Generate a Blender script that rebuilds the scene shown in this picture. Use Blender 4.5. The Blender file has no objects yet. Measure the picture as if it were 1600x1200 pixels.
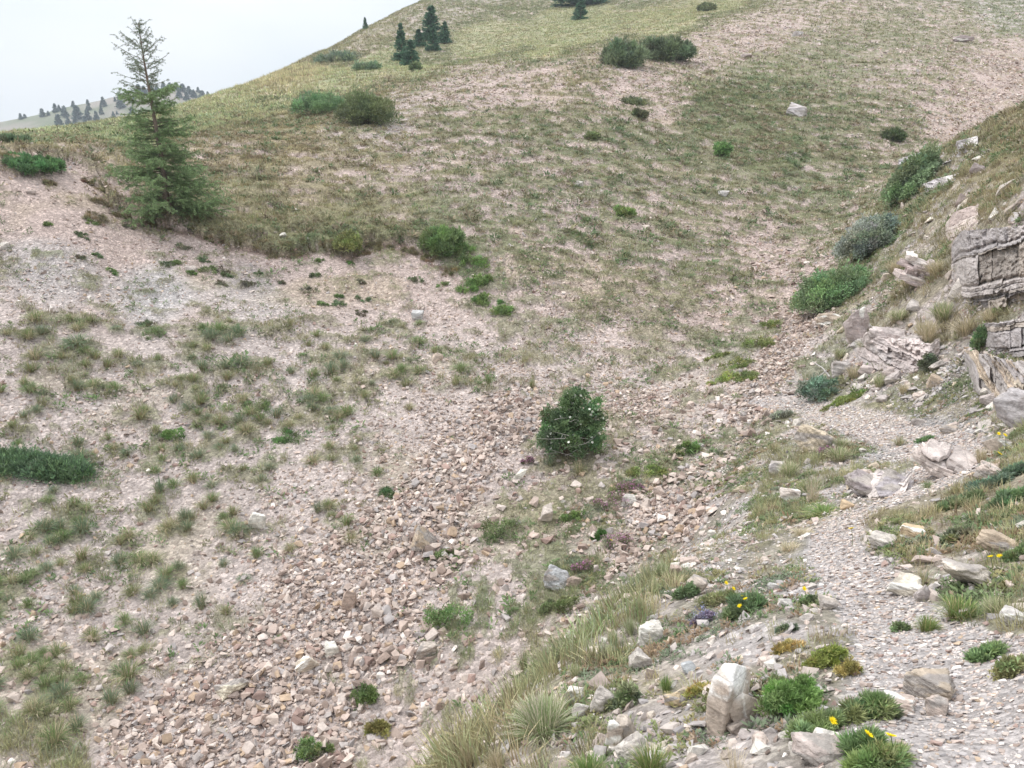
import bpy, bmesh, math, random
import numpy as np
from mathutils import Vector, Matrix
from mathutils.bvhtree import BVHTree

C = bpy.context.scene.collection
scene = bpy.context.scene
rng = np.random.default_rng(7)
random.seed(7)

# ------------------------------------------------------------------ camera
F_PX = 1208.0                       # focal length in pixels of the 1600 x 1200 photograph
PITCH = math.radians(19.6)
EYE = np.array([0.0, 0.0, 1.6])
cam_d = bpy.data.cameras.new('camera')
cam_d.sensor_width = 36.0
cam_d.lens = 36.0 * F_PX / 1600.0
cam_d.clip_start = 0.05
cam_d.clip_end = 8000.0
cam = bpy.data.objects.new('camera', cam_d)
C.objects.link(cam)
cam.location = EYE
cam.rotation_euler = (math.pi / 2 - PITCH, 0, 0)
scene.camera = cam

# ------------------------------------------------------------------ sky and sun (bright overcast)
SUN_EL, SUN_AZ = math.radians(52), math.radians(-60)      # azimuth clockwise from +Y
world = bpy.data.worlds.new('World')
scene.world = world
world.use_nodes = True
wn, wl = world.node_tree.nodes, world.node_tree.links
wn.clear()
wo = wn.new('ShaderNodeOutputWorld')
bg = wn.new('ShaderNodeBackground')
sky = wn.new('ShaderNodeTexSky')
sky.sky_type = 'NISHITA'
sky.sun_disc = False
sky.sun_elevation = SUN_EL
sky.sun_rotation = SUN_AZ
sky.air_density = 1.0
sky.dust_density = 3.0
skys = wn.new('ShaderNodeVectorMath'); skys.operation = 'SCALE'; skys.inputs['Scale'].default_value = 0.11
wl.new(sky.outputs[0], skys.inputs[0])
tc = wn.new('ShaderNodeTexCoord')
mp = wn.new('ShaderNodeMapping'); mp.inputs['Scale'].default_value = (1, 1, 3.0)
nz = wn.new('ShaderNodeTexNoise'); nz.inputs['Scale'].default_value = 2.2; nz.inputs['Detail'].default_value = 4; nz.inputs['Roughness'].default_value = 0.45
wl.new(tc.outputs['Generated'], mp.inputs[0]); wl.new(mp.outputs[0], nz.inputs['Vector'])
cr = wn.new('ShaderNodeValToRGB')
cr.color_ramp.elements[0].position = 0.36; cr.color_ramp.elements[0].color = (0.80, 0.86, 0.92, 1)
cr.color_ramp.elements[1].position = 0.62; cr.color_ramp.elements[1].color = (0.985, 1.0, 1.03, 1)
wl.new(nz.outputs['Fac'], cr.inputs[0])
mx = wn.new('ShaderNodeMix'); mx.data_type = 'RGBA'; mx.inputs['Factor'].default_value = 0.93
# an overcast sky is brighter overhead than at the horizon
sx_ = wn.new('ShaderNodeSeparateXYZ'); wl.new(tc.outputs['Generated'], sx_.inputs[0])
mr = wn.new('ShaderNodeMapRange'); mr.inputs['From Min'].default_value = 0.12; mr.inputs['From Max'].default_value = 0.9
mr.inputs['To Min'].default_value = 0.71; mr.inputs['To Max'].default_value = 1.5; wl.new(sx_.outputs[2], mr.inputs[0])
cs = wn.new('ShaderNodeVectorMath'); cs.operation = 'SCALE'; wl.new(cr.outputs[0], cs.inputs[0]); wl.new(mr.outputs[0], cs.inputs['Scale'])
wl.new(skys.outputs[0], mx.inputs[6]); wl.new(cs.outputs[0], mx.inputs[7])
wl.new(mx.outputs[2], bg.inputs['Color'])
bg.inputs['Strength'].default_value = 1.0
wl.new(bg.outputs[0], wo.inputs['Surface'])

sun_d = bpy.data.lights.new('sun', 'SUN')
sun_d.energy = 1.3
sun_d.angle = math.radians(14)
sun_d.color = (1.0, 0.96, 0.9)
sun = bpy.data.objects.new('sun', sun_d)
C.objects.link(sun)
sv = Vector((math.sin(SUN_AZ) * math.cos(SUN_EL), math.cos(SUN_AZ) * math.cos(SUN_EL), math.sin(SUN_EL)))
sun.rotation_euler = sv.to_track_quat('Z', 'Y').to_euler()

scene.view_settings.view_transform = 'Standard'
scene.view_settings.look = 'None'
scene.view_settings.exposure = 0.70
scene.view_settings.gamma = 1.0
scene.cycles.max_bounces = 5
scene.cycles.diffuse_bounces = 3
scene.cycles.transparent_max_bounces = 6
scene.cycles.use_denoising = True

# ------------------------------------------------------------------ numpy helpers
def ray(u, v):
    u = np.asarray(u, float); v = np.asarray(v, float)
    a, b = u - 800.0, 600.0 - v
    cp, sp = math.cos(PITCH), math.sin(PITCH)
    d = np.stack([a, F_PX * cp + b * sp, -F_PX * sp + b * cp], -1)
    return d / np.linalg.norm(d, axis=-1, keepdims=True)

def project(P):
    q = np.asarray(P, float) - EYE
    cp, sp = math.cos(PITCH), math.sin(PITCH)
    f = q[..., 1] * cp - q[..., 2] * sp
    b = q[..., 1] * sp + q[..., 2] * cp
    f = np.where(f < 1e-3, 1e-3, f)
    return 800 + F_PX * q[..., 0] / f, 600 - F_PX * b / f

def px_scale(p):
    """metres per photo pixel at point p, across and upright"""
    p = np.asarray(p, float)
    q = np.stack([p, p + [.1, 0, 0], p + [0, 0, .1]]); u_, v_ = project(q)
    f = (p[1]) * math.cos(PITCH) - (p[2] - EYE[2]) * math.sin(PITCH)
    return f / F_PX, .1 / max(abs(v_[2] - v_[0]), 1e-6)

def _hash(ix, iy, seed):
    h = (ix.astype(np.int64) * 374761393 + iy.astype(np.int64) * 668265263 + seed * 974634777) & 0xffffffff
    h = ((h ^ (h >> 13)) * 1274126177) & 0xffffffff
    return ((h ^ (h >> 16)) & 0xffffff) / float(0xffffff)

def vnoise(x, y, seed=0):
    ix, iy = np.floor(x), np.floor(y)
    fx, fy = x - ix, y - iy
    fx = fx * fx * (3 - 2 * fx); fy = fy * fy * (3 - 2 * fy)
    a = _hash(ix, iy, seed); b = _hash(ix + 1, iy, seed)
    c = _hash(ix, iy + 1, seed); d = _hash(ix + 1, iy + 1, seed)
    return (a * (1 - fx) + b * fx) * (1 - fy) + (c * (1 - fx) + d * fx) * fy

def fbm(x, y, octs=4, seed=0, gain=0.5):
    s = 0; a = 1; t = 0
    for o in range(octs):
        ca, sa = math.cos(o * 1.1), math.sin(o * 1.1)
        s = s + a * vnoise((x * ca - y * sa) * 2 ** o, (x * sa + y * ca) * 2 ** o, seed + o)
        t += a; a *= gain
    return s / t - 0.5

# ------------------------------------------------------------------ the shape of the land
# photo column, photo row, distance from the eye in metres: survey points of the land
SURVEY = [
 # scree slope across the gully, bottom to top
 (-250,1200,8.2),(0,1200,7.4),(200,1200,7.15),(350,1200,6.9),(550,1200,6.5),(690,1200,6.2),
 (-250,1000,9.4),(0,1000,8.6),(200,1000,8.3),(400,1000,7.9),(600,1000,7.5),(790,1000,7.1),(830,1080,6.4),
 (-250,800,11.0),(0,800,10.2),(200,800,9.9),(400,800,9.5),(600,800,9.1),(800,800,8.8),(950,800,8.5),(1000,890,7.5),(935,955,7.0),
 (-250,650,12.6),(0,650,11.8),(200,650,11.5),(400,645,11.1),(600,640,10.8),(800,640,10.6),(1000,660,10.3),(1090,770,8.6),(1140,690,9.6),(1190,625,10.6),
 (-250,450,15.2),(0,460,14.4),(200,480,14.0),(400,505,13.4),(600,540,12.7),(800,565,12.3),(1000,585,12.2),(1160,590,11.5),
 (0,440,15.0),(200,450,14.9),(400,475,14.3),(600,515,13.4),(800,545,12.8),
 (-250,300,17.4),(0,300,17.0),(150,355,16.2),(300,375,16.4),(450,405,15.8),(600,395,15.9),(720,440,14.9),
 (-250,262,18.2),(0,262,18.0),(100,262,18.4),(180,285,18.4),(260,315,18.0),
 (-250,240,24),(0,233,25),(100,223,27),(200,206,31),(300,194,31),
 (-250,224,32),(0,218,35),(75,210,38),(112,205,40),(160,196,42),(212,188,44),(285,176,46),(330,155,50),(400,130,60),(430,118,63),(500,84,76),(570,46,92),(640,10,108),(720,-25,125),
 # behind the skyline
 (-250,240,60),(0,235,60),(100,230,62),(200,224,66),(330,190,78),(420,160,92),(500,130,112),(570,95,130),(640,60,150),(720,25,175),
 (-250,275,130),(0,275,130),(200,275,140),(420,260,170),(570,230,230),(720,160,280),
 # upper slope and meadow
 (330,250,21),(450,300,18.6),(550,250,21),(540,200,25),(450,200,27),(400,170,36),(600,330,17.6),(700,300,18.6),(700,210,24),(640,152,31),
 (800,400,15.7),(800,270,20.5),(800,190,26),(800,135,33),(940,97,39),(940,200,26.5),(950,330,18.8),(1000,450,15.2),
 (1050,85,44),(1050,200,28.5),(1080,330,20.5),(1100,480,14.9),(1180,32,62),(1200,130,39),(1240,180,33),(1200,300,23),(1220,420,17.3),(1245,490,14.9),
 (1300,0,82),(1350,100,49),(1400,30,72),(1350,200,33),(1340,280,26.5),(1320,350,21),(1395,290,25.5),(1500,100,52),(1460,200,36),(1560,40,76),(1600,110,56),(1600,0,95),
 (500,130,46),(560,140,40),(700,100,56),(650,98,64),(600,80,72),(900,40,76),(800,60,76),(1000,20,86),(1100,10,86),(1000,52,60),(750,0,120),(900,0,110),
 (800,-60,150),(1000,-70,140),(1300,-80,125),(1600,-80,130),(1900,-80,130),(900,-60,230),(1300,-60,230),(1800,-60,230),
 # the near bank with the footpath
 (1500,1100,2.4),(1300,1100,2.4),(1150,1150,2.35),(1000,1180,2.5),(870,1190,2.75),(780,1195,3.0),(1600,1200,2.05),(1600,1050,2.5),(1850,1100,2.2),
 (1500,950,3.2),(1350,950,3.35),(1200,980,3.25),(1080,1000,3.5),(980,1030,3.6),
 (725,1190,3.25),(800,1110,3.65),(880,1030,4.2),(955,960,4.8),(1060,872,5.6),(1130,850,5.5),
 (1290,850,4.7),(1210,880,4.6),(1400,880,4.0),(1600,900,3.4),(1850,900,3.0),
 (1350,775,5.9),(1450,760,5.5),(1600,780,4.5),(1850,750,3.8),
 (1430,700,7.4),(1550,690,6.5),(1700,660,5.6),
 (1250,780,6.4),(1160,815,6.4),(1270,700,8.2),(1210,740,7.7),(1150,775,7.5),
 (1350,662,9.0),(1250,645,10.0),(1290,590,11.0),(1380,600,9.9),(1450,620,9.1),(1530,640,8.0),(1600,620,7.4),(1850,560,6.2),
 (1330,500,12.6),(1400,520,11.0),(1450,550,10.0),(1490,480,10.6),(1540,485,9.9),(1540,375,10.7),(1600,480,9.2),(1600,365,10.0),(1430,430,12.8),(1385,410,15.0),(1410,345,17.5),
 (1480,300,16),(1540,260,16.5),(1600,250,15),(1495,222,23),(1600,168,21),(1850,380,8.0),(1850,200,12),(1850,100,22),
 # hidden behind the near banks
 (1550,270,27),(1620,260,27),(1500,262,28),(1650,210,38),(1850,150,40),
 (750,1215,5.2),(810,1130,5.7),(900,1040,6.1),(980,960,6.6),(1050,895,7.2),
 (1000,1400,1.9),(1400,1400,1.75),(700,1400,2.6),(300,1400,5.6),(-100,1400,6.4),(450,1300,6.1),(-600,1200,9.5),(-600,600,15),(-600,300,20),
]
S = np.array(SURVEY, float)
d_ = ray(S[:, 0], S[:, 1]) * S[:, 2:3]
hr = np.hypot(d_[:, 0], d_[:, 1])
extra = [(-75, 5.5, -4.2), (-75, 12, -3.6), (-75, 30, -1.8), (-75, 100, -8), (75, 2, -1.2), (75, 6, -0.3), (75, 15, 2.5), (75, 60, 12), (60, 3, -1.4), (-75, 2.2, -2.2), (-45, 2.0, -2.1), (-45, 3.6, -3.6), (-100, 2, -1.9), (100, 2, -1.2), (-100, 8, -4), (100, 8, .5),
         (0, 0.7, -1.6), (-45, 0.7, -1.65), (45, 0.7, -1.6), (90, 0.7, -1.5), (-90, 0.7, -1.65), (-110, 50, -4), (110, 50, 8),
         (-75, 300, -30), (-40, 400, -40), (0, 400, 20), (40, 400, 45), (80, 400, 40), (-20, 400, -20)]
ex = np.array(extra, float)
AZ0 = np.concatenate([np.arctan2(d_[:, 0], d_[:, 1]), np.radians(ex[:, 0])])
LR0 = np.concatenate([np.log(hr), np.log(ex[:, 1])])
TE0 = np.concatenate([d_[:, 2] / hr, ex[:, 2] / ex[:, 1]])
KL = 0.55                                  # weight of ln(distance) against azimuth
def _phi(r2): return 0.5 * r2 * np.log(r2 + 1e-12)
n0 = len(AZ0)
P0 = np.stack([AZ0, LR0 * KL], -1)
K = _phi(((P0[:, None] - P0[None]) ** 2).sum(-1)) + np.eye(n0) * 4e-5
A_ = np.zeros((n0 + 3, n0 + 3)); A_[:n0, :n0] = K
A_[:n0, n0] = A_[n0, :n0] = 1; A_[:n0, n0 + 1:] = P0; A_[n0 + 1:, :n0] = P0.T
W_ = np.linalg.solve(A_, np.concatenate([TE0, np.zeros(3)]))

def tan_el(az, lr):
    sh = az.shape
    q = np.stack([az.ravel(), lr.ravel() * KL], -1)
    out = np.empty(len(q))
    for i in range(0, len(q), 20000):
        s = q[i:i + 20000]
        out[i:i + 20000] = _phi(((s[:, None] - P0[None]) ** 2).sum(-1)) @ W_[:n0] + W_[n0] + s @ W_[n0 + 1:]
    return out.reshape(sh)

# smooth base on a coarse polar grid, then bilinear look-up on the fine one
NA, NR = 1050, 1000
az_in = np.linspace(-math.radians(46), math.radians(46), NA - 120)
az_out = np.radians(np.linspace(47, 125, 60) ** 1.0)
AZ = np.concatenate([-az_out[::-1], az_in, az_out])
LR = np.concatenate([np.linspace(math.log(0.35), math.log(1.6), 60)[:-1], np.linspace(math.log(1.6), math.log(140), NR - 120), np.linspace(math.log(145), math.log(3000), 61)])
NA, NR = len(AZ), len(LR)
ca, cl = np.linspace(AZ[0], AZ[-1], 330), np.linspace(LR[0], LR[-1], 420)
TEc = tan_el(*np.meshgrid(ca, cl, indexing='ij'))
def bil(ax, lx):
    fa = (ax - ca[0]) / (ca[1] - ca[0]); fl = (lx - cl[0]) / (cl[1] - cl[0])
    ia = np.clip(fa.astype(int), 0, len(ca) - 2); il = np.clip(fl.astype(int), 0, len(cl) - 2)
    fa = fa - ia; fl = fl - il
    return (TEc[ia, il] * (1 - fa) + TEc[ia + 1, il] * fa) * (1 - fl) + (TEc[ia, il + 1] * (1 - fa) + TEc[ia + 1, il + 1] * fa) * fl
gA, gL = np.meshgrid(AZ, LR, indexing='ij')
RH = np.exp(gL)
TE = bil(gA, gL)
far = np.clip((RH - 150) / 250, 0, 1)
Z0 = RH * TE
Z0 = Z0 * (1 - far) + far * -45.0
GX, GY = RH * np.sin(gA), RH * np.cos(gA)

# ------------------------------------------------------------------ what covers the land
# column, row, grass cover, dryness, stone cover, stone size, tone (0 pinkish beige .. 1 slate grey), grass height
COVER = [
 (50,222,1,.35,0,.03,0,.12),(200,215,1,.3,0,.03,0,.12),(300,195,1,.4,0,.03,0,.14),(400,165,1,.45,0,.03,0,.14),(450,125,.95,.8,.05,.05,0,.2),(540,130,1,.4,0,.05,0,.12),(600,95,.95,.35,.05,.05,0,.12),
 (560,62,.6,.55,.2,.06,.2,.15),(640,25,.45,.5,.3,.07,.2,.15),(700,10,.5,.5,.3,.07,.2,.15),(750,60,.97,.45,.05,.05,0,.1),(900,50,1,.4,0,.05,0,.1),(1050,40,1,.45,0,.05,0,.1),(1130,8,.95,.5,0,.05,0,.1),(650,115,.95,.45,.03,.04,0,.1),(850,90,.95,.45,.03,.04,0,.1),
 (640,155,.16,.8,.5,.06,.2,.1),(700,143,.10,.9,.5,.06,.1,.1),(780,135,.12,.9,.45,.06,.1,.1),(850,122,.14,.9,.4,.05,0,.1),(930,105,.35,.9,.4,.05,0,.1),(1090,75,.2,.9,.5,.07,0,.1),(1160,60,.18,.8,.6,.07,0,.1),(1200,38,.18,.7,.6,.08,.1,.1),(1290,22,.3,.7,.6,.08,0,.1),(990,130,.1,.8,.55,.06,0,.1),(1040,170,.15,.6,.5,.06,0,.1),
 (700,200,.5,.4,.35,.04,.1,.09),(800,220,.55,.4,.35,.04,.1,.09),(800,300,.55,.4,.35,.04,.1,.09),(900,250,.5,.4,.4,.04,.1,.09),(900,340,.5,.4,.4,.04,.1,.09),(1000,230,.62,.45,.3,.04,.1,.09),(1000,320,.52,.35,.4,.04,.1,.09),(1100,180,.75,.4,.2,.05,.1,.09),(1100,260,.68,.45,.25,.05,.1,.09),(1200,250,.72,.4,.25,.05,.1,.09),(1250,330,.65,.4,.35,.05,.1,.09),(1200,120,.75,.4,.2,.05,.1,.09),(1300,90,.65,.4,.3,.06,.1,.09),(1320,160,.65,.4,.35,.05,.1,.09),(1330,240,.6,.5,.4,.05,.1,.09),
 (1400,130,.45,.5,.45,.06,.1,.09),(1400,60,.6,.5,.35,.06,.1,.09),(1480,200,.06,.6,.95,.06,0,.08),(1540,150,.08,.6,.9,.06,0,.08),(1570,95,.12,.5,.85,.06,0,.08),(1480,130,.3,.5,.6,.06,0,.08),(1500,60,.35,.4,.5,.06,.1,.08),(1580,25,.55,.1,.3,.06,.3,.1),(1410,200,.35,.4,.55,.06,0,.08),(1380,260,.5,.5,.45,.06,0,.08),
 (1100,400,.42,.4,.5,.04,.1,.09),(1180,380,.25,.5,.7,.05,0,.08),(1230,410,.15,.5,.85,.06,0,.08),(1120,480,.25,.4,.7,.05,0,.08),(1000,500,.3,.4,.5,.04,.1,.09),(1000,420,.42,.3,.45,.04,.1,.09),(850,500,.3,.3,.5,.04,.1,.09),(900,420,.45,.35,.45,.04,.1,.09),(850,380,.45,.4,.45,.04,.1,.09),
 (700,400,.75,.05,.15,.03,.1,.1),(755,455,.7,.05,.2,.03,.1,.12),(700,340,.7,.2,.2,.03,.1,.1),(730,300,.6,.3,.3,.04,.1,.1),
 (450,230,.8,.85,.1,.04,0,.09),(390,300,.85,.55,.08,.04,0,.12),(480,290,.68,.75,.15,.04,0,.09),(600,260,.6,.6,.3,.04,0,.09),(560,215,.55,.75,.35,.04,.2,.09),(600,195,.12,.8,.4,.04,.3,.09),(640,250,.3,.7,.45,.04,.1,.09),(550,340,.85,.5,.1,.04,0,.11),(640,345,.75,.45,.15,.04,0,.1),(350,240,.5,.85,.3,.04,0,.09),(300,345,.9,.45,.05,.04,0,.12),(420,360,.9,.6,.08,.04,0,.12),(150,275,.35,.85,.3,.05,0,.1),(100,262,.4,.8,.2,.05,0,.1),(20,262,.5,.8,.2,.05,0,.1),
 (50,310,.0,.5,.12,.03,0,.08),(100,350,.02,.5,.15,.03,0,.08),(200,385,.03,.4,.18,.03,0,.08),(300,410,.08,.2,.18,.03,.1,.08),(450,430,.08,.1,.18,.03,.1,.08),(600,425,.08,.2,.2,.03,.1,.08),(660,440,.08,.5,.25,.03,.1,.08),(80,420,.12,.4,.35,.035,.6,.08),(250,460,.12,.4,.4,.035,.9,.08),(400,465,.12,.4,.35,.035,.4,.08),(550,480,.15,.4,.35,.035,.1,.08),(680,500,.15,.4,.35,.035,.1,.08),
 (40,500,.3,.5,.3,.035,.2,.15),(150,520,.3,.3,.3,.035,.1,.15),(300,515,.42,.3,.3,.035,.1,.15),(450,540,.42,.4,.35,.035,.2,.15),(600,545,.5,.45,.35,.035,.1,.13),(720,580,.35,.5,.45,.035,.1,.14),(830,575,.35,.5,.45,.035,.1,.14),(1000,575,.32,.5,.5,.04,.1,.1),(1100,580,.3,.5,.5,.04,.1,.1),(1150,555,.55,.1,.3,.04,.1,.1),
 (50,600,.5,.35,.3,.035,.1,.15),(50,680,.4,.35,.3,.035,.1,.15),(200,650,.45,.35,.35,.035,.1,.15),(350,660,.42,.35,.4,.035,.1,.15),(350,740,.32,.35,.5,.035,.1,.14),(100,780,.5,.3,.3,.035,.1,.15),(50,880,.35,.3,.4,.035,.1,.15),(230,800,.35,.3,.5,.04,.1,.15),(250,900,.22,.3,.5,.04,.1,.15),(400,830,.18,.4,.6,.04,.1,.14),(500,720,.2,.4,.5,.035,.1,.12),(560,620,.28,.4,.5,.035,.1,.12),(620,690,.1,.4,.7,.04,.1,.12),(60,1000,.2,.3,.5,.04,.1,.15),(170,1050,.1,.3,.6,.04,.1,.15),(320,950,.1,.3,.7,.045,.1,.14),(40,1150,.1,.3,.6,.045,.1,.15),
 (400,1050,0,.3,1,.065,.05,.1),(600,1000,.02,.3,1,.075,.05,.1),(500,1150,0,.3,1,.075,.05,.1),(500,920,.02,.3,.9,.055,.05,.1),(650,850,.02,.3,1,.075,.05,.1),(700,730,0,.3,1,.07,.05,.1),(790,660,0,.3,1,.065,.05,.1),(700,640,.03,.3,.85,.05,.05,.1),(250,1150,.02,.3,.9,.06,.05,.1),
 (740,960,.3,.2,.65,.06,.1,.1),(690,1010,.3,.2,.65,.06,.1,.1),(700,1100,.12,.5,.45,.04,0,.1),(620,1170,.08,.4,.6,.06,0,.1),(800,1050,.2,.6,.5,.05,0,.12),(860,740,.28,.4,.6,.05,0,.1),(950,740,.3,.4,.6,.05,0,.1),(980,700,.3,.4,.6,.06,0,.1),(820,840,.3,.3,.6,.06,.1,.1),(920,830,.3,.3,.6,.05,0,.1),(1000,640,.05,.4,.9,.045,0,.1),(1050,790,.02,.4,1,.075,.1,.1),(980,880,.02,.4,1,.07,.05,.1),(900,990,.08,.4,.9,.065,.05,.1),(870,900,.25,.3,.7,.06,.1,.1),(1100,720,.2,.2,.8,.065,.2,.1),(1080,650,.3,.4,.5,.05,.1,.1),(1180,650,.08,.3,.9,.06,.3,.1),(1210,570,.02,.3,1,.05,0,.1),(1240,505,.02,.3,1,.05,0,.1),(1180,500,.35,.1,.5,.05,0,.1),(1070,690,.4,.3,.5,.05,0,.1),
 (1200,960,.1,.5,.85,.022,.8,.08),(1100,1080,.06,.5,.8,.026,.6,.08),(1020,1100,.1,.5,.8,.03,.5,.08),(1250,1020,.15,.5,.8,.026,.6,.08),(1200,1150,.05,.5,.6,.022,.5,.08),(1150,880,.12,.6,.9,.02,1,.08),(1230,880,.15,.6,.85,.02,1,.08),
 (1290,850,0,.5,1,.018,1,.05),(1370,930,0,.5,1,.02,1,.05),(1420,1020,0,.5,1,.022,.9,.05),(1520,1100,0,.5,1,.024,.7,.05),(1580,1190,0,.5,1,.024,.6,.05),(1340,780,0,.5,1,.018,1,.05),(1440,750,.1,.6,.9,.02,.9,.05),(1400,690,.03,.5,1,.02,1.2,.05),(1500,700,.08,.5,.9,.025,1,.05),(1310,655,.1,.5,.9,.025,1,.05),
 (1370,830,.3,.7,.6,.03,.5,.08),(1450,860,.35,.6,.6,.035,.4,.1),(1560,850,.35,.4,.6,.035,.4,.1),(1500,930,.35,.4,.6,.035,.4,.1),(1580,970,.35,.4,.6,.03,.4,.1),(1560,740,.35,.4,.55,.035,.3,.1),(1500,800,.4,.7,.5,.03,.4,.1),(1590,640,.2,.5,.6,.03,.5,.1),
 (1250,710,.45,.4,.5,.03,.4,.12),(1210,790,.35,.5,.6,.03,.6,.12),(1290,740,.45,.5,.5,.03,.5,.12),(1160,810,.15,.5,.85,.03,.7,.1),(1200,720,.3,.5,.7,.035,.5,.1),(1300,620,.5,.35,.4,.03,.5,.1),(1270,590,.45,.2,.5,.04,.5,.1),(1350,600,.35,.5,.6,.035,.5,.1),(1480,620,.03,.4,1,.02,1.4,.05),(1420,640,.15,.4,.9,.022,1.3,.05),(1500,580,.05,.4,.9,.025,1.3,.05),(1400,490,.5,.7,.5,.04,.3,.15),(1440,560,.35,.7,.6,.04,.5,.15),(1480,520,.6,.8,.4,.04,.3,.18),(1450,400,.6,.6,.35,.04,.4,.15),(1400,400,.6,.4,.35,.04,.4,.15),(1540,300,.75,.75,.2,.04,.3,.15),(1440,330,.6,.6,.35,.04,.4,.15),(1500,250,.5,.6,.4,.05,.4,.15),(1570,220,.75,.7,.2,.04,.3,.15),
 (1010,905,.14,.25,.3,.03,.3,.2),(950,990,.12,.3,.3,.03,.3,.2),(880,1060,.12,.35,.4,.03,.4,.2),(800,1130,.25,.5,.5,.03,.4,.2),(760,1185,.3,.6,.5,.03,.4,.2),(960,1080,.2,.5,.6,.04,.5,.1),(900,1180,.2,.5,.6,.03,.5,.1),
]
CV = np.array(COVER, float)


def col_lookup(G, az, lr):
    ia = np.clip(np.searchsorted(AZ, az) - 1, 0, NA - 2); il = np.clip(np.searchsorted(LR, lr) - 1, 0, NR - 2)
    fa = np.clip((az - AZ[ia]) / (AZ[ia + 1] - AZ[ia]), 0, 1); fl = np.clip((lr - LR[il]) / (LR[il + 1] - LR[il]), 0, 1)
    return (G[ia, il] * (1 - fa) + G[ia + 1, il] * fa) * (1 - fl) + (G[ia, il + 1] * (1 - fa) + G[ia + 1, il + 1] * fa) * fl

def hit_grid(Zg, u, v):
    """first place where the line of sight through (u, v) meets the land"""
    d = ray(u, v); az = math.atan2(d[0], d[1]); te = d[2] / math.hypot(d[0], d[1])
    ia = int(np.clip(np.searchsorted(AZ, az) - 1, 0, NA - 2)); fa = (az - AZ[ia]) / (AZ[ia + 1] - AZ[ia])
    zc = (Zg[ia] * (1 - fa) + Zg[ia + 1] * fa) - EYE[2]
    df = zc / np.exp(LR) - te
    k = np.nonzero(df[20:] > 0)[0]
    if len(k) == 0: k = NR - 2
    else: k = max(int(k[0]) + 19, 1)
    t = df[k] / (df[k] - df[k + 1]) if df[k] != df[k + 1] else 0
    r = math.exp(LR[k] + np.clip(t, 0, 1) * (LR[k + 1] - LR[k]))
    return np.array([r * math.sin(az), r * math.cos(az), EYE[2] + r * te])

GZ = Z0 + EYE[2]
cvp = np.array([hit_grid(GZ, u, v) for u, v in CV[:, :2]])
cvr = np.linalg.norm(cvp - EYE, axis=1)
# cover fields: distance-weighted blend of the cover points, in azimuth / elevation / distance
UG, VG = project(np.stack([GX, GY, GZ], -1))
RG = np.sqrt(GX ** 2 + GY ** 2 + (GZ - EYE[2]) ** 2)
sub = (slice(0, None, 6), slice(0, None, 6))
us, vs, rs = np.clip(UG[sub], -600, 2200), np.clip(VG[sub], -300, 1700), np.log(RG[sub])
fld = np.zeros(us.shape + (6,)); wsum = np.zeros(us.shape)
for (cu, cvv, *vals), cr_ in zip(COVER, cvr):
    dd = ((us - cu) ** 2 + (vs - cvv) ** 2 * 1.4) / 45.0 ** 2 + ((rs - math.log(cr_)) / 0.22) ** 2
    w = 1 / (dd + 0.04) ** 2.2
    wsum += w
    fld += w[..., None] * np.array(vals)
fld /= wsum[..., None]
ii = np.clip(np.arange(NA) / 6.0, 0, fld.shape[0] - 1.001); jj = np.clip(np.arange(NR) / 6.0, 0, fld.shape[1] - 1.001)
i0, j0 = ii.astype(int), jj.astype(int); fi, fj = (ii - i0)[:, None, None], (jj - j0)[None, :, None]
FLD = (fld[i0][:, j0] * (1 - fi) + fld[i0 + 1][:, j0] * fi) * (1 - fj) + (fld[i0][:, j0 + 1] * (1 - fi) + fld[i0 + 1][:, j0 + 1] * fi) * fj
gG, gD, gS, gSz, gT, gH = [FLD[..., k] for k in range(6)]
_rg = RG
gG = np.where((_rg > 13) & (gG > .3) & (gG < .86), np.clip(gG + .10 + .10 * np.clip((_rg - 19) / 10, 0, 1), 0, .88), gG)
gS = np.where(_rg > 16, gS * .8, gS)
gD = np.where((_rg > 16) & (UG > 640) & (UG < 1480) & (gG < .9), gD * .6, gD)

def ss(x, a, b):
    t = np.clip((x - a) / (b - a), 0, 1); return t * t * (3 - 2 * t)

# bare eroded bank below the turf edge
edge = np.array([(-400,268),(60,268),(120,262),(165,300),(180,345),(240,352),(330,376),(370,386),(440,400),(500,388),(540,396),(575,380),(610,386),(660,402),(705,425),(735,470),(800,500),(2200,500)], float)
ev = np.interp(UG, edge[:, 0], edge[:, 1]) + 20 * fbm(GX * 2.2, GY * 2.2, 4, 40) * 2
inr = (RG > 12) & (RG < 19.5) & (UG < 800)
bare = np.where(inr, ss(VG, ev - 1, ev + 1) * ss(VG, 495, 455) * ss(UG, 800, 735), 0)
turf = np.where(inr, ss(VG, ev + 1, ev - 1) * ss(VG, ev - 60, ev - 20), 0) * ss(UG, 690, 620)
gG = np.where(bare > 0, gG * (1 - bare) + bare * np.minimum(gG, .13), gG)
gG = np.maximum(gG, turf * 0.9 * ss(UG, 190, 260))

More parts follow.
